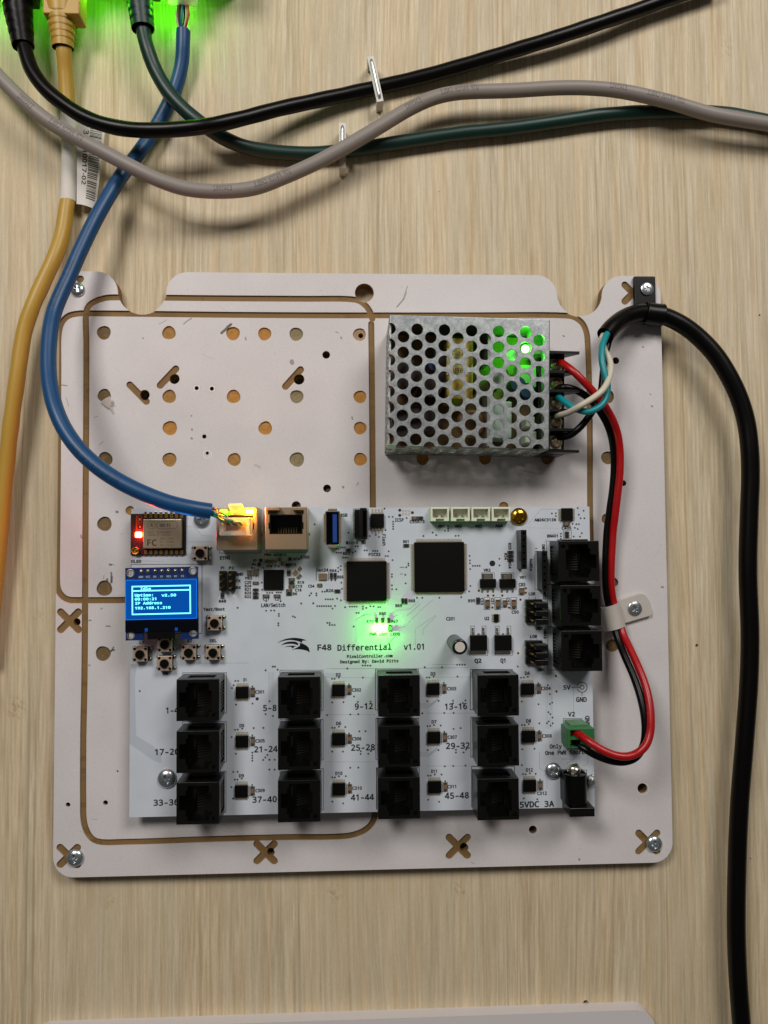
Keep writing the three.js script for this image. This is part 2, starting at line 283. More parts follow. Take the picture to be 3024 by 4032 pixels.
    for (const s of [[A4, 930, 440, 985, 410, 5, 0.16], [A4, 1120, 440, 1178, 398, 5, 0.35], [A4, 1410, 510, 1480, 445, 9, 0.75], [A4, 1450, 460, 1490, 438, 4, 0.5], [A5, 1640, 180, 1600, 300, 3, 0.4], [A5, 1600, 300, 1540, 372, 3, 0.4], [A6, 250, 0, 235, 45, 2.5, 0.4], [A6, 235, 45, 190, 98, 2.5, 0.35], [A4, 155, 905, 222, 915, 3, 0.6], [A4, 215, 1010, 235, 1075, 3, 0.25],
      [A4, 430, 1160, 460, 1150, 3, 0.25], [A4, 470, 1370, 500, 1345, 3, 0.3], [A5, 155, 650, 160, 670, 5, 0.4], [A5, 985, 598, 1005, 606, 4, 0.35], [A5, 1030, 645, 1036, 660, 5, 0.4], [A5, 1132, 1378, 1138, 1398, 5, 0.45], [A5, 1175, 2005, 1188, 1978, 3, 0.5], [A5, 580, 868, 583, 882, 14, 0.4], [A5, 240, 1820, 285, 1840, 9, 0.12], [A5, 1048, 2020, 1052, 2026, 6, 0.5],
      [V1, 890, 703, 915, 706, 6, 0.6], [V1, 915, 706, 960, 708, 2, 0.3], [V1, 850, 1472, 895, 1475, 5, 0.45], [V1, 635, 1398, 655, 1400, 5, 0.5], [V1, 785, 1250, 795, 1252, 5, 0.35], [V1, 907, 805, 910, 835, 5, 0.6], [V1, 915, 855, 912, 925, 7, 0.75], [V1, 820, 840, 815, 880, 3, 0.3], [V1, 860, 885, 862, 905, 6, 0.6], [V1, 905, 1780, 945, 1768, 6, 0.7], [V1, 905, 1785, 937, 1735, 5, 0.6], [V1, 975, 48, 988, 53, 7, 0.6], [V1, 535, 345, 540, 370, 6, 0.35], [V1, 635, 1955, 642, 1960, 5, 0.4],
      [U7, 1105, 136, 1122, 138, 5, 0.5], [V4, 700, 890, 703, 897, 5, 0.5], [A7, 210, 488, 218, 492, 5, 0.5], [A7, 775, 566, 778, 570, 5, 0.5], [A7, 838, 984, 842, 988, 5, 0.5], [A7, 826, 900, 828, 904, 4, 0.4], [V2, 350, 540, 385, 542, 3, 0.15], [V3, 1375, 575, 1400, 588, 3, 0.25], [A4, 1178, 1145, 1180, 1147, 5, 0.5], [A4, 1182, 1248, 1184, 1256, 5, 0.5], [A4, 1178, 1318, 1182, 1322, 6, 0.5], [A4, 805, 548, 808, 551, 5, 0.4]]) scuff(...s);
    for (let i = 0; i < 70; i++) { const x = rnd() * N, y = rnd() * N, a = rnd() * 7, l = 8 + rnd() * 60; g.strokeStyle = `rgba(${rnd() > 0.5 ? '95,88,84' : '240,238,238'},${0.05 + rnd() * 0.16})`; g.lineWidth = 0.8 + rnd() * 1.8; g.beginPath(); g.moveTo(x, y); g.quadraticCurveTo(x + Math.cos(a) * l * 0.5 + rnd() * 8, y + Math.sin(a) * l * 0.5 + rnd() * 8, x + Math.cos(a) * l, y + Math.sin(a) * l); g.stroke(); }
    for (let i = 0; i < 260; i++) { g.fillStyle = `rgba(70,62,55,${0.08 + rnd() * 0.22})`; const r = 0.6 + rnd() * 1.3; g.beginPath(); g.arc(rnd() * N, rnd() * N, r, 0, 7); g.fill(); }
    for (const [c, x, y, r] of [[A4, 1218, 933, 25], [A4, 1335, 937, 24], [A4, 1300, 1440, 34], [V4, 1165, 380, 44], [V4, 368, 680, 38]]) { const [a, b] = toC(at(c, x, y, ZP)), e = toC(at(c, x + r, y, ZP))[0] - a; g.strokeStyle = 'rgba(245,243,240,0.9)'; g.lineWidth = 2.4; g.beginPath(); g.arc(a, b, e, 0, 7); g.stroke(); g.strokeStyle = 'rgba(110,95,85,0.35)'; g.lineWidth = 1; g.beginPath(); g.arc(a, b, e + 1.4, 0, 7); g.stroke(); }
  });
  const c0 = new THREE.Vector3((panelX0 + panelX1) / 2, panelY0, 0);
  const panel = thing('mounting_panel', 'large white laminated mounting panel with routed brown grooves screwed to the wood', 'panel', c0);
  face.translate(-c0.x, -c0.y, 0); core.translate(-c0.x, -c0.y, 0);
  sub(panel, 'white_face', face, new THREE.MeshStandardMaterial({ map: faceTex, roughness: 0.5 }));
  sub(panel, 'brown_core', core, new THREE.MeshStandardMaterial({ map: coreTex, roughness: 0.75 }));
  // peeled scraps of white laminate by one of the drilled spots
  const o = at(A4, 540, 1060, ZP), curl = (pts, z) => { const g = prism(pts.map(([x, y]) => at(A4, x, y, ZP)), 0, 0.25 * mm); g.translate(-o.x, -o.y, 0); g.rotateX(0.35).rotateY(-0.25).translate(o.x - c0.x, o.y - c0.y, ZP + z); return g; };
  sub(panel, 'peeled_flake', curl([[492, 1035], [530, 1015], [572, 1000], [578, 1050], [545, 1092], [515, 1070]], 0.9 * mm), m.paper);
  sub(panel, 'peeled_flake', curl([[545, 1085], [570, 1080], [583, 1130], [572, 1155], [556, 1160], [566, 1120]], 0.8 * mm), m.paper);
}
// the top edge of a second white panel further down the wall
{
  const y = at(V6, 600, 645, ZP).y, x1 = at(V6, 1160, 690, ZP).x + 2 * mm, x0 = at(V5, 125, 690, ZP).x - 1 * mm, s = new THREE.Shape(), R = 9 * mm, d = 40 * mm;
  s.moveTo(x0, y - d); s.lineTo(x1, y - d); s.lineTo(x1, y - R); s.absarc(x1 - R, y - R, R, 0, Math.PI / 2, false); s.lineTo(x0 + R, y); s.absarc(x0 + R, y - R, R, Math.PI / 2, Math.PI, false);
  const c0 = new THREE.Vector3((x0 + x1) / 2, y - d, 0);
  const p = thing('mounting_panel', 'second white panel of which only the top edge shows', 'panel', c0);
  sub(p, 'white_face', new THREE.ExtrudeGeometry(s, { depth: ZP, bevelEnabled: false }).translate(-c0.x, -c0.y, 0), M(0xd2cdce, 0.5));
}

// ---------------------------------------------------------------- screws
const screwGeo = memo('screw', () => {
  const R = 3.6 * mm, pts = [];
  for (let i = 0; i <= 10; i++) { const a = i / 10 * Math.PI / 2; pts.push(new THREE.Vector2(Math.cos(a) * R, 0.35 * mm + Math.sin(a) * 1.75 * mm)); }
  const dome = new THREE.LatheGeometry([new THREE.Vector2(1e-5, -2 * mm), new THREE.Vector2(1.5 * mm, -2 * mm), new THREE.Vector2(1.5 * mm, 0), new THREE.Vector2(R * 0.97, 0), ...pts.slice(0, 10), new THREE.Vector2(1e-5, 2.1 * mm)], 36).rotateX(Math.PI / 2);
  const slot = (a) => { const g = new THREE.CylinderGeometry(1, 1, 1, 4); g.rotateY(Math.PI / 4).scale(2.7 * mm, 2.6 * mm, 0.85 * mm).rotateX(Math.PI / 2); const p = g.attributes.position; for (let i = 0; i < p.count; i++) if (p.getZ(i) < 0) { p.setX(i, p.getX(i) * 0.85); p.setY(i, p.getY(i) * 0.85); } g.rotateZ(a).translate(0, 0, 1.75 * mm); g.computeVertexNormals(); return g; };
  return cut(dome, [slot(0), slot(Math.PI / 2)]);
});
function screw(c, x, y, rpx, z, label, turn, mat = m.zinc, flat = 1) {
  const o = at(c, x, y, z + 1 * mm), r = rpx / (F / (EYE - z - mm)) / (3.6 * mm);
  const g = thing('screw', label, 'screw', new THREE.Vector3(o.x, o.y, z), 'cross-head screws', turn);
  const h = sub(g, 'screw_head', screwGeo, mat); h.scale.set(r, r, r * flat);
  return g;
}
screw(A4, 298, 172, 28.5, ZP, 'cross-head screw beside the blue cable at the panel corner', 0.5);
screw(V2, 238, 796, 33, ZP, 'cross-head screw in the X groove at the plain bottom corner of the white panel', 0.15);
screw(V4, 1250, 782, 32, ZP, 'cross-head screw in the X groove below the drilled hole beside the red and black wires', 0.1);
screw(U3, 487, 1290, 36.5, ZB, 'cross-head screw between the printed 17-20 and 33-36 on the circuit board', 0.35);
screw(U6, 1070, 1168, 33, ZB, 'cross-head screw beside the black barrel socket on the circuit board', 0.9);
screw(T1, 1257, 322, 32, ZB, 'dark screw under the blue cable between radio module and network jack', 0.1);
screw(T5, 315, 243, 34.5, ZB, 'yellowish screw at the end of the row of cream sockets', 0.85, m.brass);
screw(A7, 810, 152, 27, ZP + 2.6 * mm, 'screw holding the black cable clamp', 0.3, m.zinc, 0.5);
screw(U7, 882, 322, 29, ZP + 2.2 * mm, 'screw holding the translucent cable clamp', 0.5, m.zinc, 0.5);

// ---------------------------------------------------------------- circuit board
const pr = { x0: (at(T1, 212, 160, ZB).x + at(U3, 82, 1690, ZB).x) / 2, x1: (at(T5, 1218, 118, ZB).x + at(U6, 1512, 1555, ZB).x) / 2, y1: (at(T1, 215, 160, ZB).y + at(T5, 1215, 118, ZB).y) / 2, y0: (at(U3, 82, 1700, ZB).y + at(U6, 1515, 1555, ZB).y) / 2 };
const bw = pr.x1 - pr.x0, bh = pr.y1 - pr.y0, CW = 2048, CH = Math.round(CW * bh / bw);
const pcb = thing('circuit_board', 'white controller circuit board covered with black sockets and chips', 'circuit board', new THREE.Vector3((pr.x0 + pr.x1) / 2, pr.y0, ZU));
const toPcb = (v) => [(v.x - pr.x0) / bw * CW, (pr.y1 - v.y) / bh * CH];
const chipsD = [];
function drawPcb(g, mode) {                                          // mode: 'colour' or 'relief'
  const col = mode === 'colour';
  g.fillStyle = col ? '#c9d0da' : '#808080'; g.fillRect(0, 0, CW, CH);
  const pt = (c, x, y) => toPcb(at(c, x, y, ZB));
  if (col) {
    const im = g.getImageData(0, 0, CW, CH), d = im.data;
    for (let k = 0, i = 0; k < d.length; k += 4, i++) { const x = i % CW, y = (i / CW) | 0, v = (noise(x * 0.5, y * 0.5) - 0.5) * 5 + (noise(x * 0.02, y * 0.02) - 0.5) * 5; d[k] += v; d[k + 1] += v; d[k + 2] += v; }
    g.putImageData(im, 0, 0);
  }
  const line = (c, pts, w, style) => { g.strokeStyle = style; g.lineWidth = w; g.lineCap = 'butt'; g.lineJoin = 'round'; g.beginPath(); pts.forEach(([x, y], i) => i ? g.lineTo(...pt(c, x, y)) : g.moveTo(...pt(c, x, y))); g.stroke(); };
  const poly = (c, pts, style) => { g.fillStyle = style; g.beginPath(); pts.forEach(([x, y], i) => i ? g.lineTo(...pt(c, x, y)) : g.moveTo(...pt(c, x, y))); g.fill(); };
  // copper under the white mask
  const tr = col ? 'rgba(112,120,134,0.5)' : '#c8c8c8', fill = col ? 'rgba(120,128,140,0.22)' : '#b0b0b0';
  poly(U3, [[80, 40], [165, 40], [140, 200], [155, 820], [320, 920], [430, 1010], [430, 1120], [340, 1090], [80, 905]], fill);
  for (let k = 0; k < 9; k++) {
    line(T2, [[520 + k * 17, 830], [520 + k * 17, 1000 - k * 12]], 1.3, tr);
    line(T8, [[740 - k * 14, 640 + k * 12], [870 - k * 6, 505 + k * 4]], 1.3, tr);
    line(T8, [[330 + k * 15, 600 - k * 18], [330 + k * 15, 300 - k * 10], [480 + k * 10, 210 + k * 4]], 1.2, tr);
    line(T3, [[430 + k * 14, 300], [430 + k * 14, 520 - k * 12]], 1.2, tr);
  }
  line(T8, [[960, 400], [1210, 150], [1340, 40]], 2, tr); line(T8, [[1000, 250], [1180, 90]], 3, tr); line(T8, [[1110, 640], [1110, 420], [1380, 240]], 2, tr); line(T8, [[1215, 500], [1215, 420], [1390, 250]], 2, tr);
  line(T8, [[0, 940], [1650, 930]], 2, tr); line(T8, [[1340, 885], [1659, 885]], 2, tr); line(T8, [[850, 180], [1040, 160], [1150, 60]], 5, fill);
  for (const [c, y] of [[U3, 30], [U4, 90], [U5, 80], [U4, 590], [U5, 575], [U4, 1105], [U5, 1150], [U4, 188], [U5, 183]]) line(c, [[830, y], [1380, y]], 1.6, tr);
  for (let k = 0; k < 5; k++) { line(U6, [[990 + k * 16, 330], [990 + k * 16, 720]], 1.3, tr); line(U4, [[215 + k * 14, 130], [215 + k * 14, 480]], 1.3, tr); line(U5, [[750, 470 + k * 12], [880 - k * 8, 470 + k * 12], [960, 400 + k * 8]], 1.3, tr); line(U5, [[750, 1000 + k * 12], [880 - k * 8, 1000 + k * 12], [950, 940 + k * 8]], 1.3, tr); line(U4, [[810, 140 + k * 12], [1000, 140 + k * 12]], 1.2, tr); }
  line(U6, [[990, 80], [1230, 260], [1280, 300], [1280, 600]], 1.8, tr); line(U6, [[940, 140], [1050, 240], [1050, 520]], 1.5, tr); line(U6, [[1430, 1000], [1430, 1090], [1380, 1110]], 2, tr); line(U6, [[920, 960], [920, 1140], [1000, 1180], [1000, 1350]], 2, tr);
  line(T5, [[430, 340], [600, 150], [820, 150]], 4, fill); line(T5, [[640, 620], [640, 580], [740, 460], [850, 460]], 1.5, tr); line(T5, [[410, 390], [830, 400]], 2, fill);
  line(T1, [[1040, 430], [1150, 430], [1260, 560], [1420, 570]], 1.6, tr); line(T1, [[1040, 655], [1440, 655]], 1.6, tr); line(T1, [[370, 935], [680, 945]], 1.6, tr);
  line(U6, [[1150, 1040], [1290, 1040], [1200, 1090]], 6, fill);
  // holes and vias
  const via = (c, x, y, r = 3.9) => { const [a, b] = pt(c, x, y); g.fillStyle = col ? '#3c3f46' : '#303030'; g.beginPath(); g.arc(a, b, r, 0, 7); g.fill(); };
  const run = (c, x, y, dx, n, dy = 0) => { for (let i = 0; i < n; i++) via(c, x + i * dx, y + i * dy); };
  run(T2, 950, 1412, 38, 3); run(T2, 1090, 1408, 32, 3); via(T2, 895, 1045); via(T2, 870, 1260); via(T2, 875, 1365); via(T2, 510, 1634); via(T2, 1455, 1570); via(T2, 1605, 1418); via(T2, 1580, 1450); via(T2, 1635, 1565); via(T2, 935, 1535); via(T2, 1150, 1537); via(T2, 845, 680);
  run(T7, 490, 415, 60, 1); run(T7, 555, 412, 42, 2); run(T7, 657, 455, 0, 2, 28); run(T7, 650, 578, 0, 2, 28); run(T7, 840, 487, 26, 2, 12); via(T7, 950, 320); via(T7, 1105, 318); run(T7, 1157, 354, 30, 7); via(T7, 1390, 352); via(T7, 1358, 385); run(T7, 1268, 265, 31, 4); via(T7, 1418, 256); via(T7, 1467, 278); run(T7, 1290, 573, 30, 2); run(T7, 1320, 600, 33, 3); via(T7, 1635, 620); run(T7, 578, 1145, 26, 2); via(T7, 641, 1185); via(T7, 484, 1193); via(T7, 1551, 1169); via(T7, 120, 376); via(T7, 1225, 165); via(T7, 1258, 165); run(T7, 1147, 187, 0, 2, 27); via(T7, 1058, 216); via(T7, 1080, 186);
  run(T3, 350, 668, 29, 2); run(T3, 405, 650, 27, 3); run(T3, 350, 718, 28, 3); run(T3, 560, 718, 35, 2, -17); run(T3, 595, 633, 30, 2); run(T3, 435, 782, 27, 3); run(T3, 715, 688, 30, 2); run(T3, 825, 695, 29, 3); via(T3, 1030, 700); run(T3, 990, 762, 30, 2); via(T3, 1080, 815); via(T3, 62, 347); via(T3, 505, 457); via(T3, 785, 500); via(T3, 862, 485); via(T3, 903, 512); via(T3, 990, 424); run(T3, 1088, 312, 0, 4, 32); via(T3, 1033, 250); via(T3, 1082, 250); via(T3, 1264, 265); via(T3, 1483, 500); via(T3, 1604, 455); run(T3, 1072, 1000, 0, 2, 33); via(T3, 1072, 1144); via(T3, 1075, 1195); via(T3, 1130, 1195); run(T3, 1288, 858, 0, 2, 27); via(T3, 1260, 908); via(T3, 1248, 1007); via(T3, 1252, 1118); run(T3, 371, 915, 33, 2, -22); run(T3, 371, 962, 33, 2, -22); via(T3, 412, 1110); via(T3, 420, 1190); via(T3, 355, 1317); via(T3, 405, 1338); via(T3, 460, 1430); via(T3, 283, 1080); via(T3, 332, 1080);
  line(T3, [[1175, 909], [1235, 909]], 3, '#4b4f57'); line(T3, [[1178, 996], [1215, 996]], 3, '#4b4f57');
  run(T8, 257, 128, 30, 4); run(T8, 427, 128, 0, 2, 30); via(T8, 471, 145); run(T8, 525, 125, 42, 2); run(T8, 628, 134, 26, 2); run(T8, 343, 210, 30, 2); via(T8, 307, 388); via(T8, 195, 135); run(T8, 424, 898, 34, 4); via(T8, 225, 936); via(T8, 1236, 920); via(T8, 1462, 922);
  run(T4, 205, 1307, 70, 2); via(T4, 498, 1307); via(T4, 783, 1298); via(T4, 893, 760); run(T4, 897, 818, 0, 2, 38); via(T4, 900, 932); via(T4, 903, 1153); via(T4, 887, 1223); run(T4, 935, 890, 30, 4); via(T4, 1283, 797); via(T4, 1283, 884); via(T4, 408, 455); via(T4, 457, 488); via(T4, 570, 432); run(T4, 613, 372, 0, 3, 30); via(T4, 710, 498); via(T4, 748, 496); via(T4, 290, 500);
  for (const [x, y] of [[740, 205], [792, 203], [792, 240], [1078, 135], [1155, 170], [1092, 222], [1115, 268], [1165, 268], [1010, 342], [1060, 345], [1092, 345], [1040, 393], [1078, 408], [1131, 463], [1025, 507], [1108, 507], [858, 470], [858, 503], [858, 536]]) via(T5, x, y);
  for (const [x, y] of [[1235, 225], [1265, 225], [1217, 272], [1198, 303], [1242, 482], [1422, 472], [1422, 285], [1565, 110], [1608, 445], [1233, 757], [1262, 755], [1310, 743], [1435, 738], [1540, 736], [1195, 836], [1420, 817], [1240, 1018], [1420, 1005], [1420, 1038], [1420, 1065], [1420, 1094], [1605, 1083], [1585, 1031], [1562, 1058], [1538, 1085], [1212, 1215], [1260, 1215], [1230, 1300], [1258, 1300], [1305, 1288], [1192, 1380], [1418, 1358], [1210, 1505], [1605, 1190], [195, 335]]) via(U3, x, y);
  for (const [x, y] of [[260, 70], [284, 70], [313, 102], [182, 110], [226, 445], [40, 285], [182, 587], [262, 606], [52, 738], [158, 736], [225, 1083], [282, 1083], [224, 1190], [280, 1190], [905, 202], [933, 202], [979, 188], [1090, 262], [907, 458], [1030, 455], [1145, 394], [1240, 188], [1072, 90], [852, 597], [1104, 590], [1191, 587], [1187, 452], [1325, 450], [907, 735], [934, 735], [980, 722], [1050, 727], [1091, 795], [1203, 773], [1270, 772], [907, 994], [1024, 994], [1217, 990], [1217, 1020], [1328, 988], [1300, 1018], [1104, 1170], [1192, 1168], [908, 1275], [936, 1275], [980, 1263], [1056, 1262], [1093, 1335], [908, 1538], [1026, 1558]]) via(U4, x, y);
  run(U4, 1238, 58, 28, 4);
  for (const [x, y] of [[809, 78], [997, 78], [832, 188], [860, 188], [904, 178], [1017, 246], [836, 445], [960, 442], [1165, 178], [1116, 440], [1252, 438], [1116, 468], [1224, 466], [782, 577], [1021, 574], [1122, 573], [838, 718], [866, 716], [909, 706], [982, 710], [1022, 777], [1123, 747], [1199, 738], [840, 978], [958, 978], [1148, 974], [1148, 1004], [1258, 972], [1231, 1003], [1027, 1154], [1120, 1151], [1252, 1146], [845, 1256], [873, 1256], [917, 1243], [991, 1244], [1031, 1315], [846, 1518], [965, 1540]]) via(U5, x, y);
  run(U5, 1161, 48, 28, 4);
  for (const [x, y] of [[727, 184], [756, 182], [798, 173], [908, 240], [735, 435], [911, 463], [1010, 262], [1031, 357], [1055, 446], [1031, 460], [1015, 547], [1036, 567], [1058, 603], [1018, 645], [1000, 663], [1060, 664], [1038, 688], [737, 682], [765, 682], [808, 672], [920, 664], [918, 742], [739, 937], [868, 931], [735, 1104], [747, 1200], [775, 1200], [820, 1190], [881, 1197], [927, 1258], [755, 1455], [898, 1464], [692, 65]]) via(U6, x, y);
  for (const [c, x, y, r] of [[T4, 1190, 858, 13], [U3, 1473, 420, 7], [T3, 1175, 163, 6.5], [T3, 1175, 230, 6.5], [T3, 1340, 195, 6.5], [T3, 975, 143, 4]]) { const [a, b] = pt(c, x, y); g.fillStyle = col ? '#22252b' : '#101010'; g.beginPath(); g.arc(a, b, r, 0, 7); g.fill(); }
  for (const [c, x, y] of [[U6, 1095, 165], [U6, 1100, 328], [U1, 770, 192], [U1, 918, 270], [U1, 1007, 270], [U1, 1152, 270], [U1, 1450, 337], [U1, 1410, 1212], [U1, 990, 466], [U1, 1262, 468], [U1, 1536, 152], [U1, 1536, 225]]) { const [a, b] = pt(c, x, y); g.fillStyle = col ? '#c9a06a' : '#808080'; g.beginPath(); g.arc(a, b, 6, 0, 7); g.fill(); g.fillStyle = '#2a1510'; g.beginPath(); g.arc(a, b, 4.2, 0, 7); g.fill(); }
  if (!col) return;
  for (const x of [1218, 1258, 1298]) for (const y of [175, 215]) { const [a, b] = pt(T3, x, y); g.strokeStyle = '#b98a6a'; g.lineWidth = 2.2; g.beginPath(); g.arc(a, b, 4, 0, 7); g.stroke(); }
  for (const [x, y] of [[857, 555], [1562, 545]]) { const [a, b] = pt(T2, x, y); g.fillStyle = '#b59a66'; g.beginPath(); g.arc(a, b, 9, 0, 7); g.fill(); g.fillStyle = '#231d14'; g.beginPath(); g.arc(a, b, 5, 0, 7); g.fill(); }
  // silk print
  const K = '#14161a';
  const txt = (c, x, y, cap, s, turn = 0, width = 0, bold = 0) => {
    const [a, b] = pt(c, x, y), k = Math.abs(pt(c, x + 100, y)[0] - a) / 100, px = cap * k / 0.715;
    g.save(); g.translate(a, b); g.rotate(turn - 0.006); g.font = `${px}px monospace`; g.textAlign = 'center'; g.textBaseline = 'alphabetic'; g.fillStyle = K; g.strokeStyle = K;
    const w = g.measureText(s).width, fx = width ? width * k / w : 1; g.scale(fx, 1); g.fillText(s, 0, cap * k / 2); g.lineWidth = 1.5 + bold; g.strokeText(s, 0, cap * k / 2); g.restore();
  };
  txt(T1, 287, 945, 42, 'OLED', 0, 155, 0.5);
  txt(T2, 322, 892, 46, 'ETH0', 0, 155, 0.6); txt(T2, 1515, 885, 42, 'ETH1', 0, 140, 0.6); txt(T2, 290, 1043, 40, 'P1', 0, 62, 0.5); txt(T2, 420, 1043, 40, 'P2', 0, 78, 0.5); txt(T2, 540, 1137, 40, 'GND', 0, 112, 0.6); txt(T2, 520, 1235, 40, 'TX', 0, 72, 0.6); txt(T2, 522, 1333, 38, 'RX', 0, 75, 0.6); txt(T2, 286, 1537, 40, 'R48', 0, 112, 0.5); txt(T2, 1040, 1595, 52, 'LAN/Switch', 0, 365, 0.4);
  txt(T2, 958, 845, 36, 'FB4', 0, 105, 0.3); txt(T2, 1140, 845, 36, 'R25R15', 0, 190, 0.3); txt(T2, 1390, 908, 36, 'R14', 0, 98, 0.3); txt(T2, 1335, 992, 38, 'R13', 0, 98, 0.3); txt(T2, 768, 930, 36, 'R3', 0, 55, 0.3); txt(T2, 752, 985, 36, 'R4', 0, 60, 0.3); txt(T2, 740, 1042, 38, 'R2', 0, 70, 0.3); txt(T2, 675, 1193, 36, 'FB2', 0, 108, 0.3); txt(T2, 803, 1162, 34, 'R1', 0, 55, 0.3);
  txt(T2, 665, 1255, 38, 'C20', 0, 100, 0.3); txt(T2, 665, 1308, 38, 'R24', 0, 100, 0.3); txt(T2, 665, 1360, 38, 'R21', 0, 100, 0.3); txt(T2, 665, 1413, 38, 'R23', 0, 100, 0.3); txt(T2, 665, 1468, 38, 'R22', 0, 100, 0.3); txt(T2, 1450, 1257, 38, 'R19', 0, 100, 0.3); txt(T2, 1420, 1313, 38, 'C19', 0, 100, 0.3); txt(T2, 1412, 1370, 38, 'C18', 0, 100, 0.3); txt(T2, 1362, 1425, 38, 'R6', 0, 70, 0.3); txt(T2, 935, 1505, 36, 'C17', 0, 95, 0.3); txt(T2, 1110, 1505, 36, 'C21', 0, 95, 0.3); txt(T2, 1605, 1312, 38, 'C54', 0, 95, 0.3); txt(T2, 1040, 1015, 34, 'C14 R16', 0, 200, 0.2);
  txt(T3, 440, 227, 38, 'USB', 0, 105, 0.4); txt(T3, 600, 585, 38, 'Micro SD', 0, 258, 0.4); txt(T3, 970, 550, 38, 'Flash', Math.PI / 2, 155, 0.3); txt(T3, 1168, 290, 40, 'ICSP', 0, 118, 0.4); txt(T3, 1402, 313, 36, 'C55R73', 0, 200, 0.4); txt(T3, 477, 728, 36, 'R60', 0, 98, 0.4); txt(T3, 845, 742, 36, 'PIC32', 0, 160, 0.4); txt(T3, 1258, 573, 36, 'R61', 0, 82, 0.4); txt(T3, 163, 943, 38, 'Osc24', 0, 162, 0.5); txt(T3, 303, 952, 36, 'R64', 0, 95, 0.4); txt(T3, 400, 1035, 36, 'R66', 0, 85, 0.4); txt(T3, 260, 1213, 36, 'R26', 0, 100, 0.3); txt(T3, 1333, 1346, 36, 'R68', 0, 90, 0.4); txt(T3, 1160, 1410, 36, 'R69', 0, 90, 0.4);
  txt(T4, 525, 370, 36, 'AN1', 0, 88, 0.5); txt(T4, 748, 368, 36, 'AN2', 0, 98, 0.5); txt(T4, 1010, 368, 36, 'AN3', 0, 95, 0.5); txt(T4, 1275, 366, 36, 'AN4', 0, 95, 0.5);
  txt(T5, 653, 290, 34, 'AM26C31IN', 0, 282, 0.4); txt(T5, 932, 398, 36, 'C405', 0, 130, 0.4); txt(T5, 752, 500, 36, 'RN401', 0, 152, 0.4); txt(T5, 190, 635, 34, 'R55', Math.PI / 2, 92, 0.4); txt(T5, 138, 768, 34, 'R56', Math.PI / 2, 92, 0.4); txt(T5, 190, 880, 34, 'R54', Math.PI / 2, 92, 0.4); txt(T5, 468, 875, 34, 'Audio', Math.PI / 2, 160, 0.3); txt(T5, 362, 1040, 34, 'VR1', 0, 85, 0.4); txt(T5, 350, 1133, 36, 'C85', 0, 92, 0.4); txt(T5, 480, 1256, 36, 'LOR', 0, 92, 0.4); txt(T5, 630, 655, 34, 'DMX', Math.PI / 2, 90, 0.4); txt(T5, 645, 1270, 34, 'DMX2', Math.PI / 2, 120, 0.4); txt(T5, 535, 663, 26, '1', Math.PI / 2, 20);
  txt(T4, 1122, 947, 34, 'VR2', 0, 92, 0.4); txt(T4, 920, 1346, 36, 'R95', 0, 95, 0.4); txt(T4, 1055, 1355, 36, 'C53', Math.PI / 2, 92, 0.4); txt(T4, 1192, 1355, 36, 'C51', Math.PI / 2, 86, 0.4); txt(T4, 1395, 1352, 36, 'C52', Math.PI / 2, 95, 0.4);
  txt(U1, 1362, 538, 46, 'C50', 0, 118, 0.5); txt(U1, 308, 648, 50, 'C201', 0, 148, 0.5); txt(U1, 902, 645, 50, 'U2', 0, 80, 0.6); txt(U1, 757, 1335, 62, 'Q2', 0, 118, 1); txt(U1, 1170, 1332, 62, 'Q1', 0, 95, 1);
  txt(U2, 440, 1405, 40, 'DMX', 0, 100, 0.4); txt(U2, 360, 1520, 40, 'LOR', 0, 105, 0.4); txt(U2, 522, 1485, 36, 'DMX3', Math.PI / 2, 130, 0.4); txt(U2, 465, 1985, 40, 'DMX', 0, 100, 0.4);
  for (const [x0, x1, y0, y1] of [[295, 385, 962, 1000], [390, 485, 1345, 1375], [318, 405, 1560, 1585]]) { line(U2, [[x0, y0], [x0, y1]], 1.6, K); line(U2, [[x1, y0], [x1, y1]], 1.6, K); }
  txt(T6, 1382, 790, 40, 'Test/Boot', 0, 305, 0.6); txt(T6, 355, 1262, 40, 'LT', 0, 70, 0.6); txt(T6, 1035, 1238, 40, 'RT', 0, 72, 0.6); txt(T6, 1368, 1237, 40, 'SEL', 0, 105, 0.6); txt(T6, 690, 1700, 38, 'DN', 0, 72, 0.6);
  txt(T7, 1250, 893, 72, 'F48', 0, 198, 0.9); txt(T8, 450, 660, 72, 'Differential', 0, 715, 0.9); txt(T8, 1102, 652, 72, 'v1.01', 0, 282, 0.9); txt(T8, 517, 775, 36, 'PixelController.com', 0, 600, 0.4); txt(T8, 513, 843, 36, 'Designed By: David Pitts', 0, 765, 0.4);
  txt(T8, 687, 220, 36, 'R65', 0, 98, 0.4); txt(T8, 520, 322, 36, 'R70', 0, 95, 0.4); txt(T8, 842, 322, 36, 'R67', 0, 90, 0.4); txt(T8, 560, 488, 34, 'PWR', 0, 98, 0.5); txt(T8, 697, 488, 34, 'LED1', 0, 112, 0.5); txt(T8, 850, 488, 34, 'LED2', 0, 128, 0.5);
  txt(U3, 545, 545, 62, '1-4', 0, 142, 0.7); txt(U3, 490, 997, 62, '17-20', 0, 275, 0.7); txt(U3, 482, 1547, 62, '33-36', 0, 280, 0.7); txt(U4, 228, 520, 62, '5-8', 0, 155, 0.7); txt(U4, 185, 968, 62, '21-24', 0, 260, 0.7); txt(U4, 172, 1515, 62, '37-40', 0, 272, 0.7); txt(U4, 1252, 500, 62, '9-12', 0, 205, 0.7); txt(U4, 1243, 948, 62, '25-28', 0, 268, 0.7); txt(U4, 1237, 1490, 62, '41-44', 0, 255, 0.7);
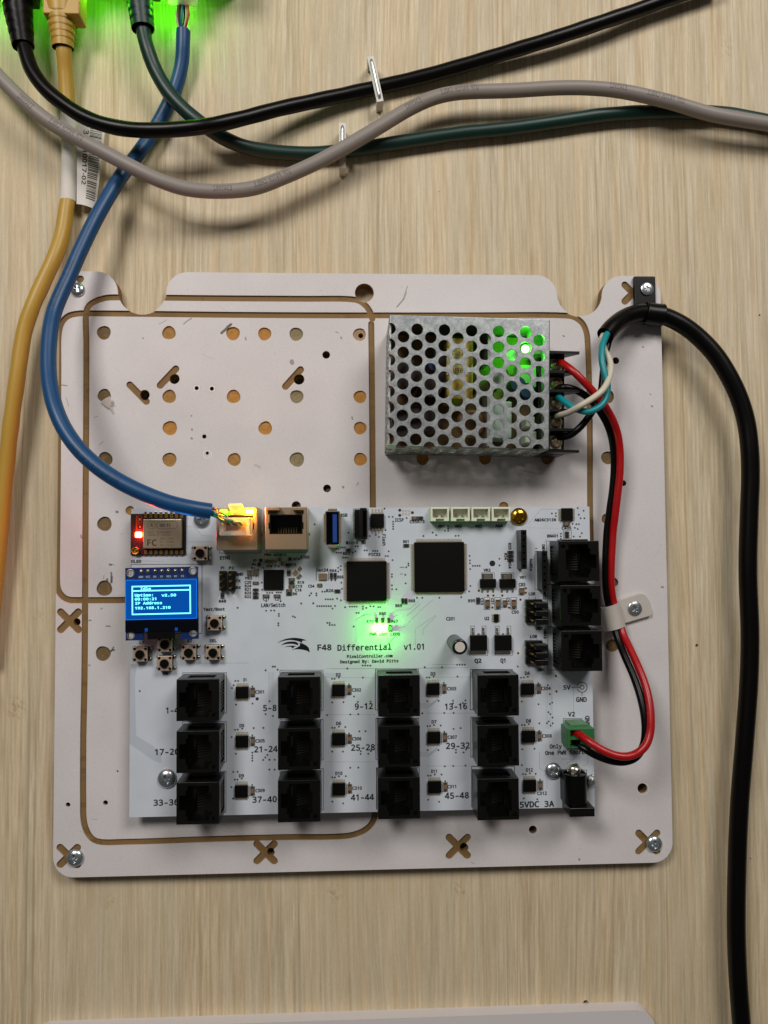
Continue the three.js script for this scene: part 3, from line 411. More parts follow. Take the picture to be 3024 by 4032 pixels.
  txt(U5, 1147, 502, 62, '13-16', 0, 252, 0.7); txt(U5, 1170, 930, 62, '29-32', 0, 268, 0.7); txt(U5, 1352, 925, 62, 'S', 0, 45, 0.7); txt(U5, 1160, 1472, 62, '45-48', 0, 268, 0.7);
  for (const [c, x, y, s, n = 56] of [[U3, 1342, 212, 'D1', 40], [U3, 1307, 710, 'D5'], [U3, 1302, 1256, 'D9'], [U4, 975, 158, 'D2'], [U4, 977, 687, 'D6'], [U4, 980, 1230, 'D10', 80], [U5, 900, 148, 'D3'], [U5, 910, 671, 'D7'], [U5, 912, 1208, 'D11', 70], [U6, 793, 136, 'D4'], [U6, 806, 638, 'D8'], [U6, 815, 1155, 'D12', 74]]) txt(c, x, y, 34, s, 0, n, 0.3);
  for (const [c, x, y, s] of [[U3, 1503, 345, 'C301'], [U3, 1505, 878, 'C305'], [U3, 1505, 1418, 'C309'], [U4, 1172, 324, 'C302'], [U4, 1174, 855, 'C306'], [U4, 1178, 1393, 'C310'], [U5, 1102, 308, 'C303'], [U5, 1108, 836, 'C307'], [U5, 1106, 1374, 'C311'], [U6, 988, 297, 'C304'], [U6, 1000, 798, 'C308'], [U6, 948, 1402, 'C312']]) txt(c, x, y, 33, s, 0, 104, 0.3);
  txt(U6, 1208, 287, 42, '5V', 0, 78, 0.5); txt(U6, 1362, 413, 46, 'GND', 0, 115, 0.6); txt(U6, 1260, 567, 44, 'V2', 0, 76, 0.6); txt(U6, 1092, 908, 40, 'Only', 0, 128, 0.5); txt(U6, 1205, 972, 40, 'One PWR Source', 0, 448, 0.5); txt(U6, 892, 1517, 58, '5VDC 3A', 0, 365, 0.8); txt(U6, 1425, 640, 44, 'GND', -Math.PI / 2, 110, 0.5);
  line(U6, [[1258, 285], [1345, 285]], 2.2, K); line(U6, [[1370, 335], [1370, 372]], 2.4, K);
  { const [a, b] = pt(U6, 1370, 284), e = pt(U6, 1422, 284)[0] - a; g.strokeStyle = K; g.lineWidth = 2.6; g.beginPath(); g.arc(a, b, e, -2.85, 2.85); g.stroke(); g.beginPath(); g.arc(a, b, e * 0.4, 0, 7); g.stroke(); }
  // outlines round the sockets and small parts
  const frame = (c, x0, y0, x1, y1, w = 1.8) => line(c, [[x0, y0], [x1, y0], [x1, y1], [x0, y1], [x0, y0]], w, K);
  frame(U3, 661, 135, 1140, 575); frame(U3, 661, 668, 1137, 1107); frame(U3, 661, 1208, 1133, 1655); frame(U4, 338, 108, 808, 546); frame(U4, 338, 643, 808, 1083); frame(U4, 338, 1180, 810, 1628);
  frame(U5, 272, 96, 738, 540, 2.6); frame(U5, 277, 630, 743, 1078, 2.6); frame(U5, 283, 1170, 748, 1618, 2.6); frame(U6, 192, 96, 635, 520, 2.4); frame(U6, 198, 598, 645, 1020, 2.4); frame(U6, 206, 1117, 658, 1545, 2.4);
  frame(U2, 540, 180, 1160, 740); frame(U2, 553, 790, 1170, 1380); frame(U2, 560, 1392, 1180, 1990); frame(T6, 203, 152, 1210, 1132, 2); frame(T2, 240, 320, 852, 820); frame(T2, 945, 300, 1550, 808); frame(T3, 568, 145, 762, 537); frame(U2, 380, 322, 552, 862); frame(U6, 1173, 613, 1366, 905); frame(U6, 1175, 1157, 1418, 1560); line(U6, [[1485, 130], [1517, 1555]], 1.2, K);
  for (const [c, x, y] of [[U3, 1390, 297], [U3, 1388, 830], [U3, 1386, 1370], [U4, 1058, 272], [U4, 1060, 805], [U4, 1062, 1346], [U5, 986, 258], [U5, 992, 788], [U5, 998, 1327], [U6, 879, 250], [U6, 889, 750], [U6, 900, 1268]]) frame(c, x, y, x + 57, y + 101, 1.5);
  line(T3, [[83, 970], [83, 1083]], 2.4, K); line(T3, [[247, 970], [247, 1083]], 2.4, K);
  for (const [c, ...r] of [[T5, 887, 430, 995, 532], [T5, 75, 980, 241, 1062], [T5, 310, 1160, 380, 1272], [T4, 1050, 980, 1215, 1064], [U1, 855, 300, 948, 498], [U1, 1028, 302, 1124, 496], [U1, 1140, 322, 1228, 467], [U1, 1288, 302, 1385, 494], [U1, 724, 303, 786, 410], [U1, 635, 768, 700, 925], [U1, 820, 768, 886, 925], [U1, 620, 1166, 912, 1252], [U1, 1036, 768, 1102, 925], [U1, 1226, 768, 1292, 925], [U1, 1028, 1164, 1314, 1252]]) frame(c, ...r, 1.4);
  // the wing emblem
  const wing = (d) => { g.fillStyle = '#08090b'; g.beginPath(); g.moveTo(...pt(T7, d[0], d[1])); for (let i = 2; i < d.length; i += 4) g.quadraticCurveTo(...pt(T7, d[i], d[i + 1]), ...pt(T7, d[i + 2], d[i + 3])); g.fill(); };
  wing([635, 840, 720, 770, 860, 768, 960, 772, 1018, 802, 985, 800, 958, 808, 962, 820, 966, 834, 900, 800, 800, 796, 710, 800, 635, 840]);
  wing([685, 866, 740, 815, 830, 816, 890, 816, 905, 838, 915, 850, 908, 868, 860, 840, 790, 846, 730, 850, 685, 866]);
  wing([728, 894, 770, 870, 815, 872, 850, 868, 885, 878, 860, 880, 832, 908, 828, 885, 800, 884, 760, 884, 728, 894]);
  wing([818, 928, 880, 905, 920, 880, 945, 860, 925, 830, 1000, 850, 1035, 885, 1055, 905, 1052, 925, 1065, 940, 1052, 958, 1035, 935, 1000, 930, 900, 905, 818, 928]);
}
{
  const map = canvasTex(CW, CH, (g) => drawPcb(g, 'colour')), relief = canvasTex(CW, CH, (g) => drawPcb(g, 'relief'), false);
  const g = new THREE.BoxGeometry(bw, bh, ZB - ZU);
  part(pcb, 'board', g, [0, 1, 2, 3, 4, 5].map((i) => i === 4 ? new THREE.MeshStandardMaterial({ map, bumpMap: relief, bumpScale: 0.00006, roughness: 0.38 }) : M(0xaab0b4, 0.6)), (pr.x0 + pr.x1) / 2, (pr.y0 + pr.y1) / 2, (ZU + ZB) / 2);
  for (const [c, x, y] of [[U3, 487, 1290], [U6, 1070, 1168], [T1, 1257, 322], [T5, 315, 243]]) { const o = at(c, x, y, ZB); part(pcb, 'standoff', cyl(2.8 * mm, ZU - ZP, 6), m.nickel, o.x, o.y, (ZU + ZP) / 2); }
}
const onBoard = (h) => ZB + h;
// black network sockets standing on the board: latch to -x, leads on +x
const jackH = 13.4 * mm;
const jackGeo = memo('jack', () => {
  const k = mm, b = (x0, x1, y0, y1, z0, z1) => new THREE.BoxGeometry((x1 - x0) * k, (y1 - y0) * k, (z1 - z0) * k).translate((x0 + x1) / 2 * k, (y0 + y1) / 2 * k, (z0 + z1) / 2 * k);
  const body = new RoundedBoxGeometry(16.5 * k, 16.1 * k, jackH, 2, 0.18 * k).translate(0, 0, jackH / 2);
  return cut(body, [b(-3.9, 4.2, -6.7, 6.7, 2, 14), b(4, 5.3, -4.6, 3.6, 4, 14), b(-7.1, -3.7, -2.6, 3.0, 3, 14), b(-4.7, -3.7, -5, 5, 2.6, 14), b(-4.1, -3.2, -2.6, 2.2, -1, 4), b(-4.8, 5.8, 7.2, 9, 4.2, 10), b(7.6, 9, -6, 6, 1, 9.6), b(5.6, 7.2, -6.6, -5.2, 11.8, 14)]);
});
function jack(x, y, turn, name, label) {
  const o = part(pcb, name, jackGeo, m.blackPlastic, x, y, ZB, turn);
  if (label) o.userData.label = label;
  for (let i = 0; i < 8; i++) { const t = sub(o, 'contact', box(5.6 * mm, 0.42 * mm, 0.35 * mm), m.contact, 1.0 * mm, (i - 3.5) * 1.02 * mm, 5.2 * mm); t.rotation.y = 0.55; }
  for (let i = 0; i < 8; i++) sub(o, 'lead', box(0.35 * mm, 0.45 * mm, 8.6 * mm), m.contact, 7.85 * mm, (i - 3.5) * 1.3 * mm, 5.3 * mm, 0).rotation.set(0, 0, 0);
  sub(o, 'ridge', box(10.6 * mm, 0.8 * mm, 7.6 * mm), m.blackPlastic, 0.5 * mm, -8.3 * mm, 6.4 * mm);
  return o;
}
for (const [x0, x1, ys] of [[695, 862.5, [[2675, 2838], [2879, 3042], [3081, 3245]]], [1095.5, 1260, [[2667, 2827], [2867.5, 3030], [3073, 3236]]], [1489, 1653.5, [[2661, 2819], [2858.5, 3020], [3061, 3224]]], [1880, 2043.5, [[2658, 2818.5], [2855, 3015.5], [3065, 3229.5]]]])
  for (const [y0, y1] of ys) { const o = P((x0 + x1) / 2, (y0 + y1) / 2, ZB + jackH); jack(o.x, o.y, 0, 'network_socket'); }
for (const [x0, x1, y0, y1] of [[2197.5, 2361.5, 2130.5, 2287], [2206, 2367, 2304, 2464], [2210, 2372, 2484, 2642]]) { const o = P((x0 + x1) / 2, (y0 + y1) / 2, ZB + jackH); jack(o.x, o.y, Math.PI, 'network_socket'); }

// flat chips with gull-wing leads
function pinRow(n, pitch, w, len, drop) {                             // along x, leads pointing to +y
  const list = []; for (let i = 0; i < n; i++) { const x = (i - (n - 1) / 2) * pitch; list.push(moved(box(w, len * 0.45, 0.15 * mm), x, len * 0.22, drop), moved(box(w, len * 0.6, 0.15 * mm), x, len * 0.7, 0.12 * mm), moved(box(w, 0.16 * mm, drop), x, len * 0.42, drop / 2)); }
  return merged(list);
}
function chip(c, x0, y0, x1, y1, h, name, o = {}) {
  const r = rect(c, x0, y0, x1, y1, onBoard(h)), t = h * 0.8;
  const b = part(pcb, name, rbox(r.w, r.h, t, 0.12 * mm), o.mat ?? m.blackChip, r.x, r.y, onBoard(h - t / 2));
  if (o.label) b.userData.label = o.label;
  const zz = -(h - t / 2);
  for (const [side, n, reach] of o.pins ?? []) {
    const along = side === 'top' || side === 'bottom' ? r.w : r.h, off = side === 'top' || side === 'bottom' ? r.h / 2 : r.w / 2, pitch = along * (o.span ?? 0.92) / (n - (o.span ? 1 : 0.4));
    const turn = { top: 0, bottom: Math.PI, left: Math.PI / 2, right: -Math.PI / 2 }[side], d = { top: [0, off], bottom: [0, -off], left: [-off, 0], right: [off, 0] }[side];
    if (o.single) for (let i = 0; i < n; i++) { const s = (i - (n - 1) / 2) * pitch, v = side === 'top' || side === 'bottom' ? [s, 0] : [0, s]; sub(b, 'pin', memo(`pin${n}${q(pitch)}${reach}${q(h)}`, () => pinRow(1, pitch, pitch * 0.45, reach * mm, h * 0.5)), m.pin, d[0] + v[0], d[1] + v[1], zz, turn); }
    else stuff(sub(b, 'pins', memo(`row${n}${q(pitch)}${reach}${q(h)}`, () => pinRow(n, pitch, pitch * 0.46, reach * mm, h * 0.5)), m.pin, d[0], d[1], zz, turn));
  }
  return b;
}
const all4 = (n, reach) => ['top', 'bottom', 'left', 'right'].map((s) => [s, n, reach]);
chip(T3, 482, 830, 1004, 1350, 1.2 * mm, 'processor_chip', { pins: all4(25, 1.4) });
chip(T4, 172, 580, 824, 1228, 1.4 * mm, 'processor_chip', { pins: all4(36, 1.4) });
chip(T2, 895, 1070, 1193, 1365, 0.9 * mm, 'square_chip');
{ const b = rect(T4, 210, 615, 268, 670, onBoard(1.43 * mm)), d = rect(T4, 735, 1135, 790, 1190, onBoard(1.43 * mm)); for (const s of [b, d]) part(pcb, 'chip_dimple', cyl(s.w / 2, 0.06 * mm, 20), m.blackChip, s.x, s.y, onBoard(1.41 * mm)); }
chip(T3, 797, 210, 970, 390, 1.5 * mm, 'memory_chip', { pins: [['top', 4, 2.1], ['bottom', 4, 2.3]], single: true, span: 0.72 });
chip(T5, 867, 135, 1014, 298, 1.3 * mm, 'driver_chip', { pins: [['left', 9, 1.2], ['right', 9, 1.2]] });
chip(U1, 1018, 573, 1092, 700, 0.9 * mm, 'small_chip', { pins: [['left', 4, 0.9], ['right', 4, 0.8]] });
chip(T5, 915, 440, 962, 522, 0.5 * mm, 'resistor_array', { mat: m.ceramicDark, pins: [['left', 4, 0.5], ['right', 4, 0.5]] });
for (const d of [[U3, 1238, 290, 1378, 414], [U3, 1235, 823, 1375, 950], [U3, 1228, 1365, 1370, 1495], [U4, 905, 266, 1047, 390], [U4, 905, 795, 1050, 925], [U4, 908, 1340, 1050, 1470], [U5, 833, 252, 972, 375], [U5, 840, 780, 980, 905], [U5, 847, 1318, 990, 1447], [U6, 733, 245, 868, 362], [U6, 740, 743, 880, 865], [U6, 752, 1262, 888, 1385]]) chip(...d, 1.2 * mm, 'driver_chip', { pins: [['top', 8, 1.35], ['bottom', 8, 1.35]] });
// two-terminal parts: body with metal ends, lying along x or y
function smd(c, x0, y0, x1, y1, name, mat, h = 0.55 * mm, turn = 0) {
  const r = rect(c, x0, y0, x1, y1, onBoard(h)), long = r.w > r.h ? 0 : 1, L = long ? r.h : r.w, w = long ? r.w : r.h, e = L * 0.24;
  const b = part(pcb, name, box(L * 0.56, w, h), mat, r.x, r.y, onBoard(h / 2 + 0.02 * mm), turn + (long ? Math.PI / 2 : 0));
  for (const s of [-1, 1]) sub(b, 'end_cap', box(e, w * 1.02, h * 1.03), m.solder, s * (L / 2 - e / 2), 0, 0);
  return b;
}
const RS = (c, ...r) => smd(c, ...r, 'resistor', m.ceramicDark), CP = (c, ...r) => smd(c, ...r, 'capacitor', m.ceramicTan, 0.9 * mm);
for (const c of [[U3, 1400, 300, 1440, 390], [U3, 1400, 834, 1438, 924], [U3, 1398, 1375, 1436, 1466], [U4, 1070, 278, 1110, 366], [U4, 1072, 810, 1112, 898], [U4, 1075, 1350, 1114, 1440], [U5, 1000, 264, 1038, 352], [U5, 1006, 793, 1046, 882], [U5, 1012, 1333, 1050, 1421], [U6, 892, 256, 930, 342], [U6, 902, 757, 938, 842], [U6, 912, 1274, 950, 1360]]) CP(...c);
for (const c of [[U1, 875, 335, 943, 470], [U1, 1050, 335, 1118, 474], [U1, 1165, 345, 1226, 446], [U1, 1308, 335, 1376, 472], [T5, 888, 316, 975, 362], [T5, 322, 1178, 376, 1256], [T3, 1330, 242, 1408, 282]]) CP(...c);
for (const c of [[U1, 734, 308, 783, 404], [T3, 1412, 242, 1480, 282], [T3, 468, 662, 543, 703], [T3, 1222, 602, 1298, 642], [T3, 262, 978, 300, 1058], [T3, 312, 978, 350, 1058], [T3, 320, 1197, 398, 1240], [T3, 1195, 1312, 1228, 1388], [T3, 1238, 1312, 1274, 1388], [T5, 160, 692, 236, 730], [T5, 160, 742, 236, 780], [T5, 160, 792, 236, 828],
  [T2, 812, 908, 898, 952], [T2, 787, 968, 873, 1012], [T2, 1242, 888, 1336, 932], [T2, 1224, 955, 1282, 1038], [T2, 1242, 1068, 1298, 1156], [T2, 735, 1346, 822, 1386], [T2, 735, 1402, 822, 1442], [T2, 735, 1456, 822, 1496], [T2, 1232, 1408, 1318, 1448], [T2, 1268, 1242, 1358, 1282], [T2, 258, 1402, 308, 1492], [T8, 590, 275, 628, 345], [T8, 664, 275, 706, 345], [T8, 744, 275, 784, 345]]) RS(...c);
for (const c of [[T2, 918, 902, 970, 992], [T2, 978, 902, 1028, 992], [T2, 1036, 902, 1084, 992], [T2, 1088, 888, 1178, 936], [T2, 1137, 952, 1214, 1002], [T2, 652, 1072, 700, 1158], [T2, 706, 1072, 758, 1158], [T2, 766, 1048, 818, 1142], [T2, 735, 1243, 822, 1285], [T2, 1268, 1190, 1358, 1232], [T2, 1268, 1294, 1358, 1336], [T2, 1232, 1354, 1318, 1396], [T2, 884, 1434, 982, 1478], [T2, 1048, 1434, 1148, 1478], [T3, 98, 1120, 163, 1163]]) smd(...c, 'capacitor', M(0x6f6250, 0.5), 0.6 * mm);
{ const o = at(T2, 1372, 1106, ZB); const b = part(pcb, 'crystal', rbox(2.3 * mm, 1.9 * mm, 0.7 * mm, 0.1 * mm), m.nickel, o.x, o.y, onBoard(0.36 * mm), 0.78); for (const [x, y] of [[1428, 1058], [1424, 1168]]) smd(T2, x - 38, y - 22, x + 38, y + 22, 'capacitor', M(0x6f6250, 0.5), 0.6 * mm, 0.78); }
{ const r = rect(T3, 117, 987, 225, 1076, onBoard(0.8 * mm)); part(pcb, 'oscillator', rbox(r.w, r.h, 0.75 * mm, 0.15 * mm), m.nickel, r.x, r.y, onBoard(0.4 * mm)); }
// voltage regulators and transistors
for (const [c, x0] of [[T5, 60], [T4, 1032]]) {
  const r = rect(c, x0, 1062, x0 + 208, 1176, onBoard(1.7 * mm)), b = part(pcb, 'regulator', rbox(r.w, r.h, 1.5 * mm, 0.15 * mm), m.blackChip, r.x, r.y, onBoard(0.95 * mm));
  for (const k of [-1, 0, 1]) sub(b, 'pin', box(0.8 * mm, 2 * mm, 0.25 * mm), m.tin, k * 2.28 * mm, -r.h / 2 - 0.9 * mm, -0.75 * mm);
  sub(b, 'tab', box(3.1 * mm, 1.9 * mm, 0.3 * mm), m.tin, 0.1 * mm, r.h / 2 + 0.8 * mm, -0.6 * mm); sub(b, 'solder_pad', box(4.6 * mm, 2.3 * mm, 0.06 * mm), m.solder, 0, r.h / 2 + 1.05 * mm, -0.9 * mm);
}
for (const x0 of [632, 1034]) {
  const r = rect(U1, x0, 922, x0 + 274, 1168, onBoard(2.3 * mm)), b = part(pcb, 'transistor', rbox(r.w, r.h, 2.1 * mm, 0.2 * mm), m.blackChip, r.x, r.y, onBoard(1.25 * mm));
  for (const k of [-1, 1]) sub(b, 'pin', merged([moved(box(0.85 * mm, 1.5 * mm, 0.4 * mm), 0, 0, 0.6 * mm), moved(box(0.85 * mm, 2.0 * mm, 0.4 * mm), 0, 1.4 * mm, 0)]), m.tin, k * 2.25 * mm, r.h / 2 + 0.6 * mm, -1.0 * mm);
  sub(b, 'pin', box(0.8 * mm, 0.8 * mm, 0.4 * mm), m.tin, 0.15 * mm, r.h / 2 + 0.35 * mm, -0.5 * mm);
  sub(b, 'tab', rbox(5.3 * mm, 1.3 * mm, 0.5 * mm, 0.1 * mm), m.tin, 0, -r.h / 2 - 0.55 * mm, -0.85 * mm); sub(b, 'solder_pad', box(6.7 * mm, 2.1 * mm, 0.07 * mm), m.solder, 0, -r.h / 2 - 0.95 * mm, -1.2 * mm);
}
// electrolytic can
{
  const h = 15.5 * mm, o = at(U1, 460, 1110, onBoard(h)), b0 = at(U1, 365, 1022, ZB), R = 3.05 * mm, z0 = ZB;
  const b = part(pcb, 'electrolytic_capacitor', new THREE.LatheGeometry([[1e-5, 0], [R * 0.94, 0], [R, 0.4 * mm], [R, 2 * mm], [R * 0.93, 2.5 * mm], [R, 3 * mm], [R, h - 0.5 * mm], [R * 0.9, h - 0.05 * mm], [R * 0.7, h], [R * 0.66, h - 0.15 * mm], [1e-5, h - 0.15 * mm]].map(([x, y]) => new THREE.Vector2(x, y)), 32).rotateX(Math.PI / 2), M(0x0c0c0c, 0.25), b0.x, b0.y, z0);
  b.rotation.set(-(o.y - b0.y) / h, (o.x - b0.x) / h, 0);
  const disc = cyl(R * 0.66, 0.2 * mm, 28), sl = (a) => new THREE.BoxGeometry(R * 1.1, 0.22 * mm, 0.3 * mm).rotateZ(a).translate(0, 0, 0.1 * mm);
  sub(b, 'vent_top', cut(disc, [sl(0.5), sl(0.5 + Math.PI / 2)]), M(0xe2dbd2, 0.45, 0.3), 0, 0, h - 0.05 * mm);
}
// pin strips and header sockets
function strip(c, x0, y0, x1, y1, n, vertical) {
  const h = 2.5 * mm, r = rect(c, x0, y0, x1, y1, onBoard(h)), b = part(pcb, 'pin_header', rbox(r.w, r.h, h, 0.2 * mm), m.blackPlastic, r.x, r.y, onBoard(h / 2));
  for (let i = 0; i < n; i++) { const s = (i - (n - 1) / 2) / n; sub(b, 'pin', memo('hpin', () => merged([box(0.62 * mm, 0.62 * mm, 6 * mm), new THREE.CylinderGeometry(0.12 * mm, 0.43 * mm, 0.4 * mm, 4).rotateY(Math.PI / 4).rotateX(Math.PI / 2).translate(0, 0, 3.2 * mm)])), m.gold, vertical ? 0 : s * r.w, vertical ? s * r.h : 0, 4 * mm); }
}
strip(T2, 236, 1086, 340, 1380, 3, true); strip(T2, 371, 1086, 478, 1380, 3, true);
for (const y of [1048, 1163, 1278, 1626, 1743, 1858]) strip(U2, 252, y - 48, 486, y + 48, 2, false);
for (const y of [1100, 1215, 1330, 1690, 1800, 1905]) { const o = at(U2, 540, y - 18, onBoard(8 * mm)); part(pcb, 'jumper_cap', rbox(5.1 * mm, 2.4 * mm, 6 * mm, 0.3 * mm), m.blackPlastic, o.x - 1.9 * mm, o.y, onBoard(5.6 * mm)); }
for (const [c, x0, y0, x1, y1] of [[T5, 338, 420, 412, 932], [U2, 476, 322, 552, 868]]) {
  const h = 8.5 * mm, r = rect(c, x0, y0, x1, y1, onBoard(h)), body = new THREE.BoxGeometry(r.w, r.h, h), holes = [];
  for (let i = 0; i < 6; i++) holes.push(new THREE.BoxGeometry(0.8 * mm, 0.8 * mm, 6 * mm).translate(0, ((i - 2.5) / 6) * r.h, h / 2));
  part(pcb, 'header_socket', cut(body, [merged(holes)]), m.blackPlastic, r.x, r.y, onBoard(h / 2));
}
// cream two-pin sockets
for (const [x0, x1] of [[385, 625], [652, 896], [918, 1162], [1184, 1428]]) {
  const h = 5.6 * mm, r = rect(T4, x0, 122, x1, 305, onBoard(h)), w = r.w, hh = r.h;
  const b = part(pcb, 'cream_socket', cut(rbox(w, hh, h, 0.2 * mm), [new THREE.BoxGeometry(w - 1.5 * mm, hh - 2.1 * mm, h).translate(0, 0.35 * mm, 1.4 * mm), new THREE.BoxGeometry(w * 0.45, 2 * mm, 3 * mm).translate(0, -hh / 2, h / 2)]), m.ivory, r.x, r.y, onBoard(h / 2));
  for (const k of [-1, 1]) sub(b, 'pin', memo('anpin', () => box(0.64 * mm, 0.64 * mm, 5 * mm)), m.tin, k * 1.1 * mm, -0.7 * mm, -0.3 * mm);
}
// push buttons
const plateGeo = memo('plate', () => { const s = 5.9 * mm; return rbox(s, s, 0.4 * mm, 0.18 * mm); });
for (const [c, x, y] of [[T1, 1237, 822], [T6, 1388, 986], [T6, 330, 1428], [T6, 682, 1290], [T6, 678, 1558], [T6, 1020, 1405], [T6, 1366, 1405]]) {
  const h = 3.6 * mm, o = at(c, x, y, onBoard(h)), b = part(pcb, 'push_button', rbox(5.7 * mm, 5.7 * mm, 3.1 * mm, 0.2 * mm), m.blackPlastic, o.x, o.y, onBoard(1.65 * mm));
  sub(b, 'cover_plate', plateGeo, m.coverPlate, 0, 0, 1.75 * mm); sub(b, 'plunger', cyl(1.75 * mm, 1.1 * mm, 28), m.softBlack, 0, 0, 2.4 * mm);
  for (const sx of [-1, 1]) for (const sy of [-1, 1]) { sub(b, 'rivet', cyl(0.55 * mm, 0.3 * mm, 14), m.softBlack, sx * 2.15 * mm, sy * 2.15 * mm, 1.95 * mm); sub(b, 'solder_leg', memo('sleg', () => new THREE.SphereGeometry(0.85 * mm, 14, 8, 0, Math.PI * 2, 0, Math.PI / 2).rotateX(Math.PI / 2)), m.solder, sx * 3.3 * mm, sy * 2.25 * mm, -1.6 * mm); }
}
// shielded network jacks at the board's upper edge
function metalJack(x0, y0, x1, y1, label) {
  const h = 14.5 * mm, r = rect(T2, x0, y0, x1, y1, onBoard(h)), k = r.w / 620, b0 = (a, b, c, d, z0, z1) => new THREE.BoxGeometry((c - a) * k, (d - b) * k, z1 - z0).translate(((a + c) / 2 - 310) * k, (317 - (b + d) / 2) * k, (z0 + z1) / 2);
  const shell = cut(new RoundedBoxGeometry(r.w, r.h, h, 2, 0.3 * mm), [b0(62, 108, 556, 405, -h / 2 + 3 * mm, h), b0(40, 45, 575, 110, h / 2 - 5 * mm, h), b0(210, -20, 400, 110, h / 2 - 5 * mm, h), b0(48, 230, 570, 330, h / 2 - 6 * mm, h)]);
  const b = part(pcb, 'shielded_socket', shell, m.nickel, r.x, r.y, onBoard(h / 2)); b.userData.label = label;
  sub(b, 'liner', cut(new THREE.BoxGeometry(488 * k, 291 * k, h - 3.4 * mm), [new THREE.BoxGeometry(462 * k, 265 * k, h).translate(0, 0, 2.5 * mm)]), m.blackPlastic, 0, 60.5 * k, 1.3 * mm);
  for (let i = 0; i < 8; i++) { const t = sub(b, 'contact', box(0.35 * mm, 4.6 * mm, 0.35 * mm), M(0x6a5a3a, 0.4, 0.8), (i - 3.5) * 1.02 * mm, -1.2 * mm, 0.2 * mm); t.rotation.x = -0.6; }
  return { b, k, h };
}
const eth1 = metalJack(920, 135, 1540, 770, 'empty shielded network socket');
for (const s of [115, 500]) sub(eth1.b, 'indicator_lens', box(95 * eth1.k, 30 * eth1.k, 0.6 * mm), M(0x5a5a2a, 0.3), (s - 310) * eth1.k, (317 - 70) * eth1.k, eth1.h / 2 - 2.6 * mm);
const eth0 = metalJack(195, 140, 805, 780, 'shielded network socket with lit amber and green indicators');
{
  const { b, k, h } = eth0, z = h / 2 - 0.6 * mm;
  const lens = memo('lens', () => rbox(2.9 * mm, 1.6 * mm, 1.6 * mm, 0.4 * mm));
  sub(b, 'indicator_lens', lens, glow(0xffc040, 22), (505 - 310) * k, (317 - 58) * k, z + 0.7 * mm); lamp(b, (505 - 310) * k, (317 - 58) * k, z + 1.0 * mm, 0xff9200, 0.004, 0.03);
  sub(b, 'indicator_lens', lens, glow(0x55ff20, 10), (108 - 310) * k, (317 - 50) * k, z); lamp(b, (108 - 310) * k, (317 - 50) * k, z + 0.1 * mm, 0x66ff10, 0.00035, 0.03);
}
// upright usb socket
{
  const h = 13.5 * mm, r = rect(T3, 196, 165, 396, 625, onBoard(h)), w = r.w, hh = r.h;
  const b = part(pcb, 'usb_socket', cut(new RoundedBoxGeometry(w, hh, h, 3, 0.9 * mm), [new THREE.BoxGeometry(w - 1.0 * mm, hh - 1.0 * mm, h).translate(0, 0, 1.5 * mm)]), m.steel, r.x, r.y, onBoard(h / 2));
  sub(b, 'liner', box(w - 1.1 * mm, hh - 1.1 * mm, 1 * mm), m.blackPlastic, 0, 0, -h / 2 + 2.4 * mm);
  sub(b, 'tongue', box(1.7 * mm, hh - 2.6 * mm, 8.5 * mm), m.usbBlue, 0.9 * mm, 0, 1.1 * mm);
  for (const s of [-1, 1]) sub(b, 'shell_flare', rbox(0.5 * mm, hh * 0.82, 0.8 * mm, 0.15 * mm), m.nickel, s * (w / 2 + 0.25 * mm), 0, h / 2 - 0.5 * mm);
  sub(b, 'shell_flare', rbox(3.9 * mm, 0.9 * mm, 0.8 * mm, 0.15 * mm), m.nickel, 0, -hh / 2 - 0.4 * mm, h / 2 - 0.5 * mm); sub(b, 'shell_flare', rbox(3.7 * mm, 0.8 * mm, 0.8 * mm, 0.15 * mm), m.nickel, 0, hh / 2 + 0.4 * mm, h / 2 - 0.8 * mm);
}
// upright memory card slot
{
  const h = 12 * mm, r = rect(T3, 655, 132, 742, 545, onBoard(h)), f = rect(T3, 570, 148, 762, 535, ZB);
  const b = part(pcb, 'card_slot', cut(rbox(r.w, r.h, h, 0.2 * mm), [new THREE.BoxGeometry(1.1 * mm, r.h - 2.2 * mm, h).translate(0.45 * mm, 0, 2 * mm)]), m.blackPlastic, r.x, r.y, onBoard(h / 2));
  sub(b, 'foot', rbox(f.w * 0.9, f.h * 0.96, 2.6 * mm, 0.3 * mm), m.blackPlastic, f.x - r.x, f.y - r.y, -h / 2 + 1.3 * mm);
  for (let i = 0; i < 5; i++) sub(b, 'lead', box(0.5 * mm, 0.7 * mm, 0.3 * mm), m.tin, f.x - r.x - f.w * 0.48, f.y - r.y + (i - 2) * 2 * mm, -h / 2 + 0.2 * mm);
}
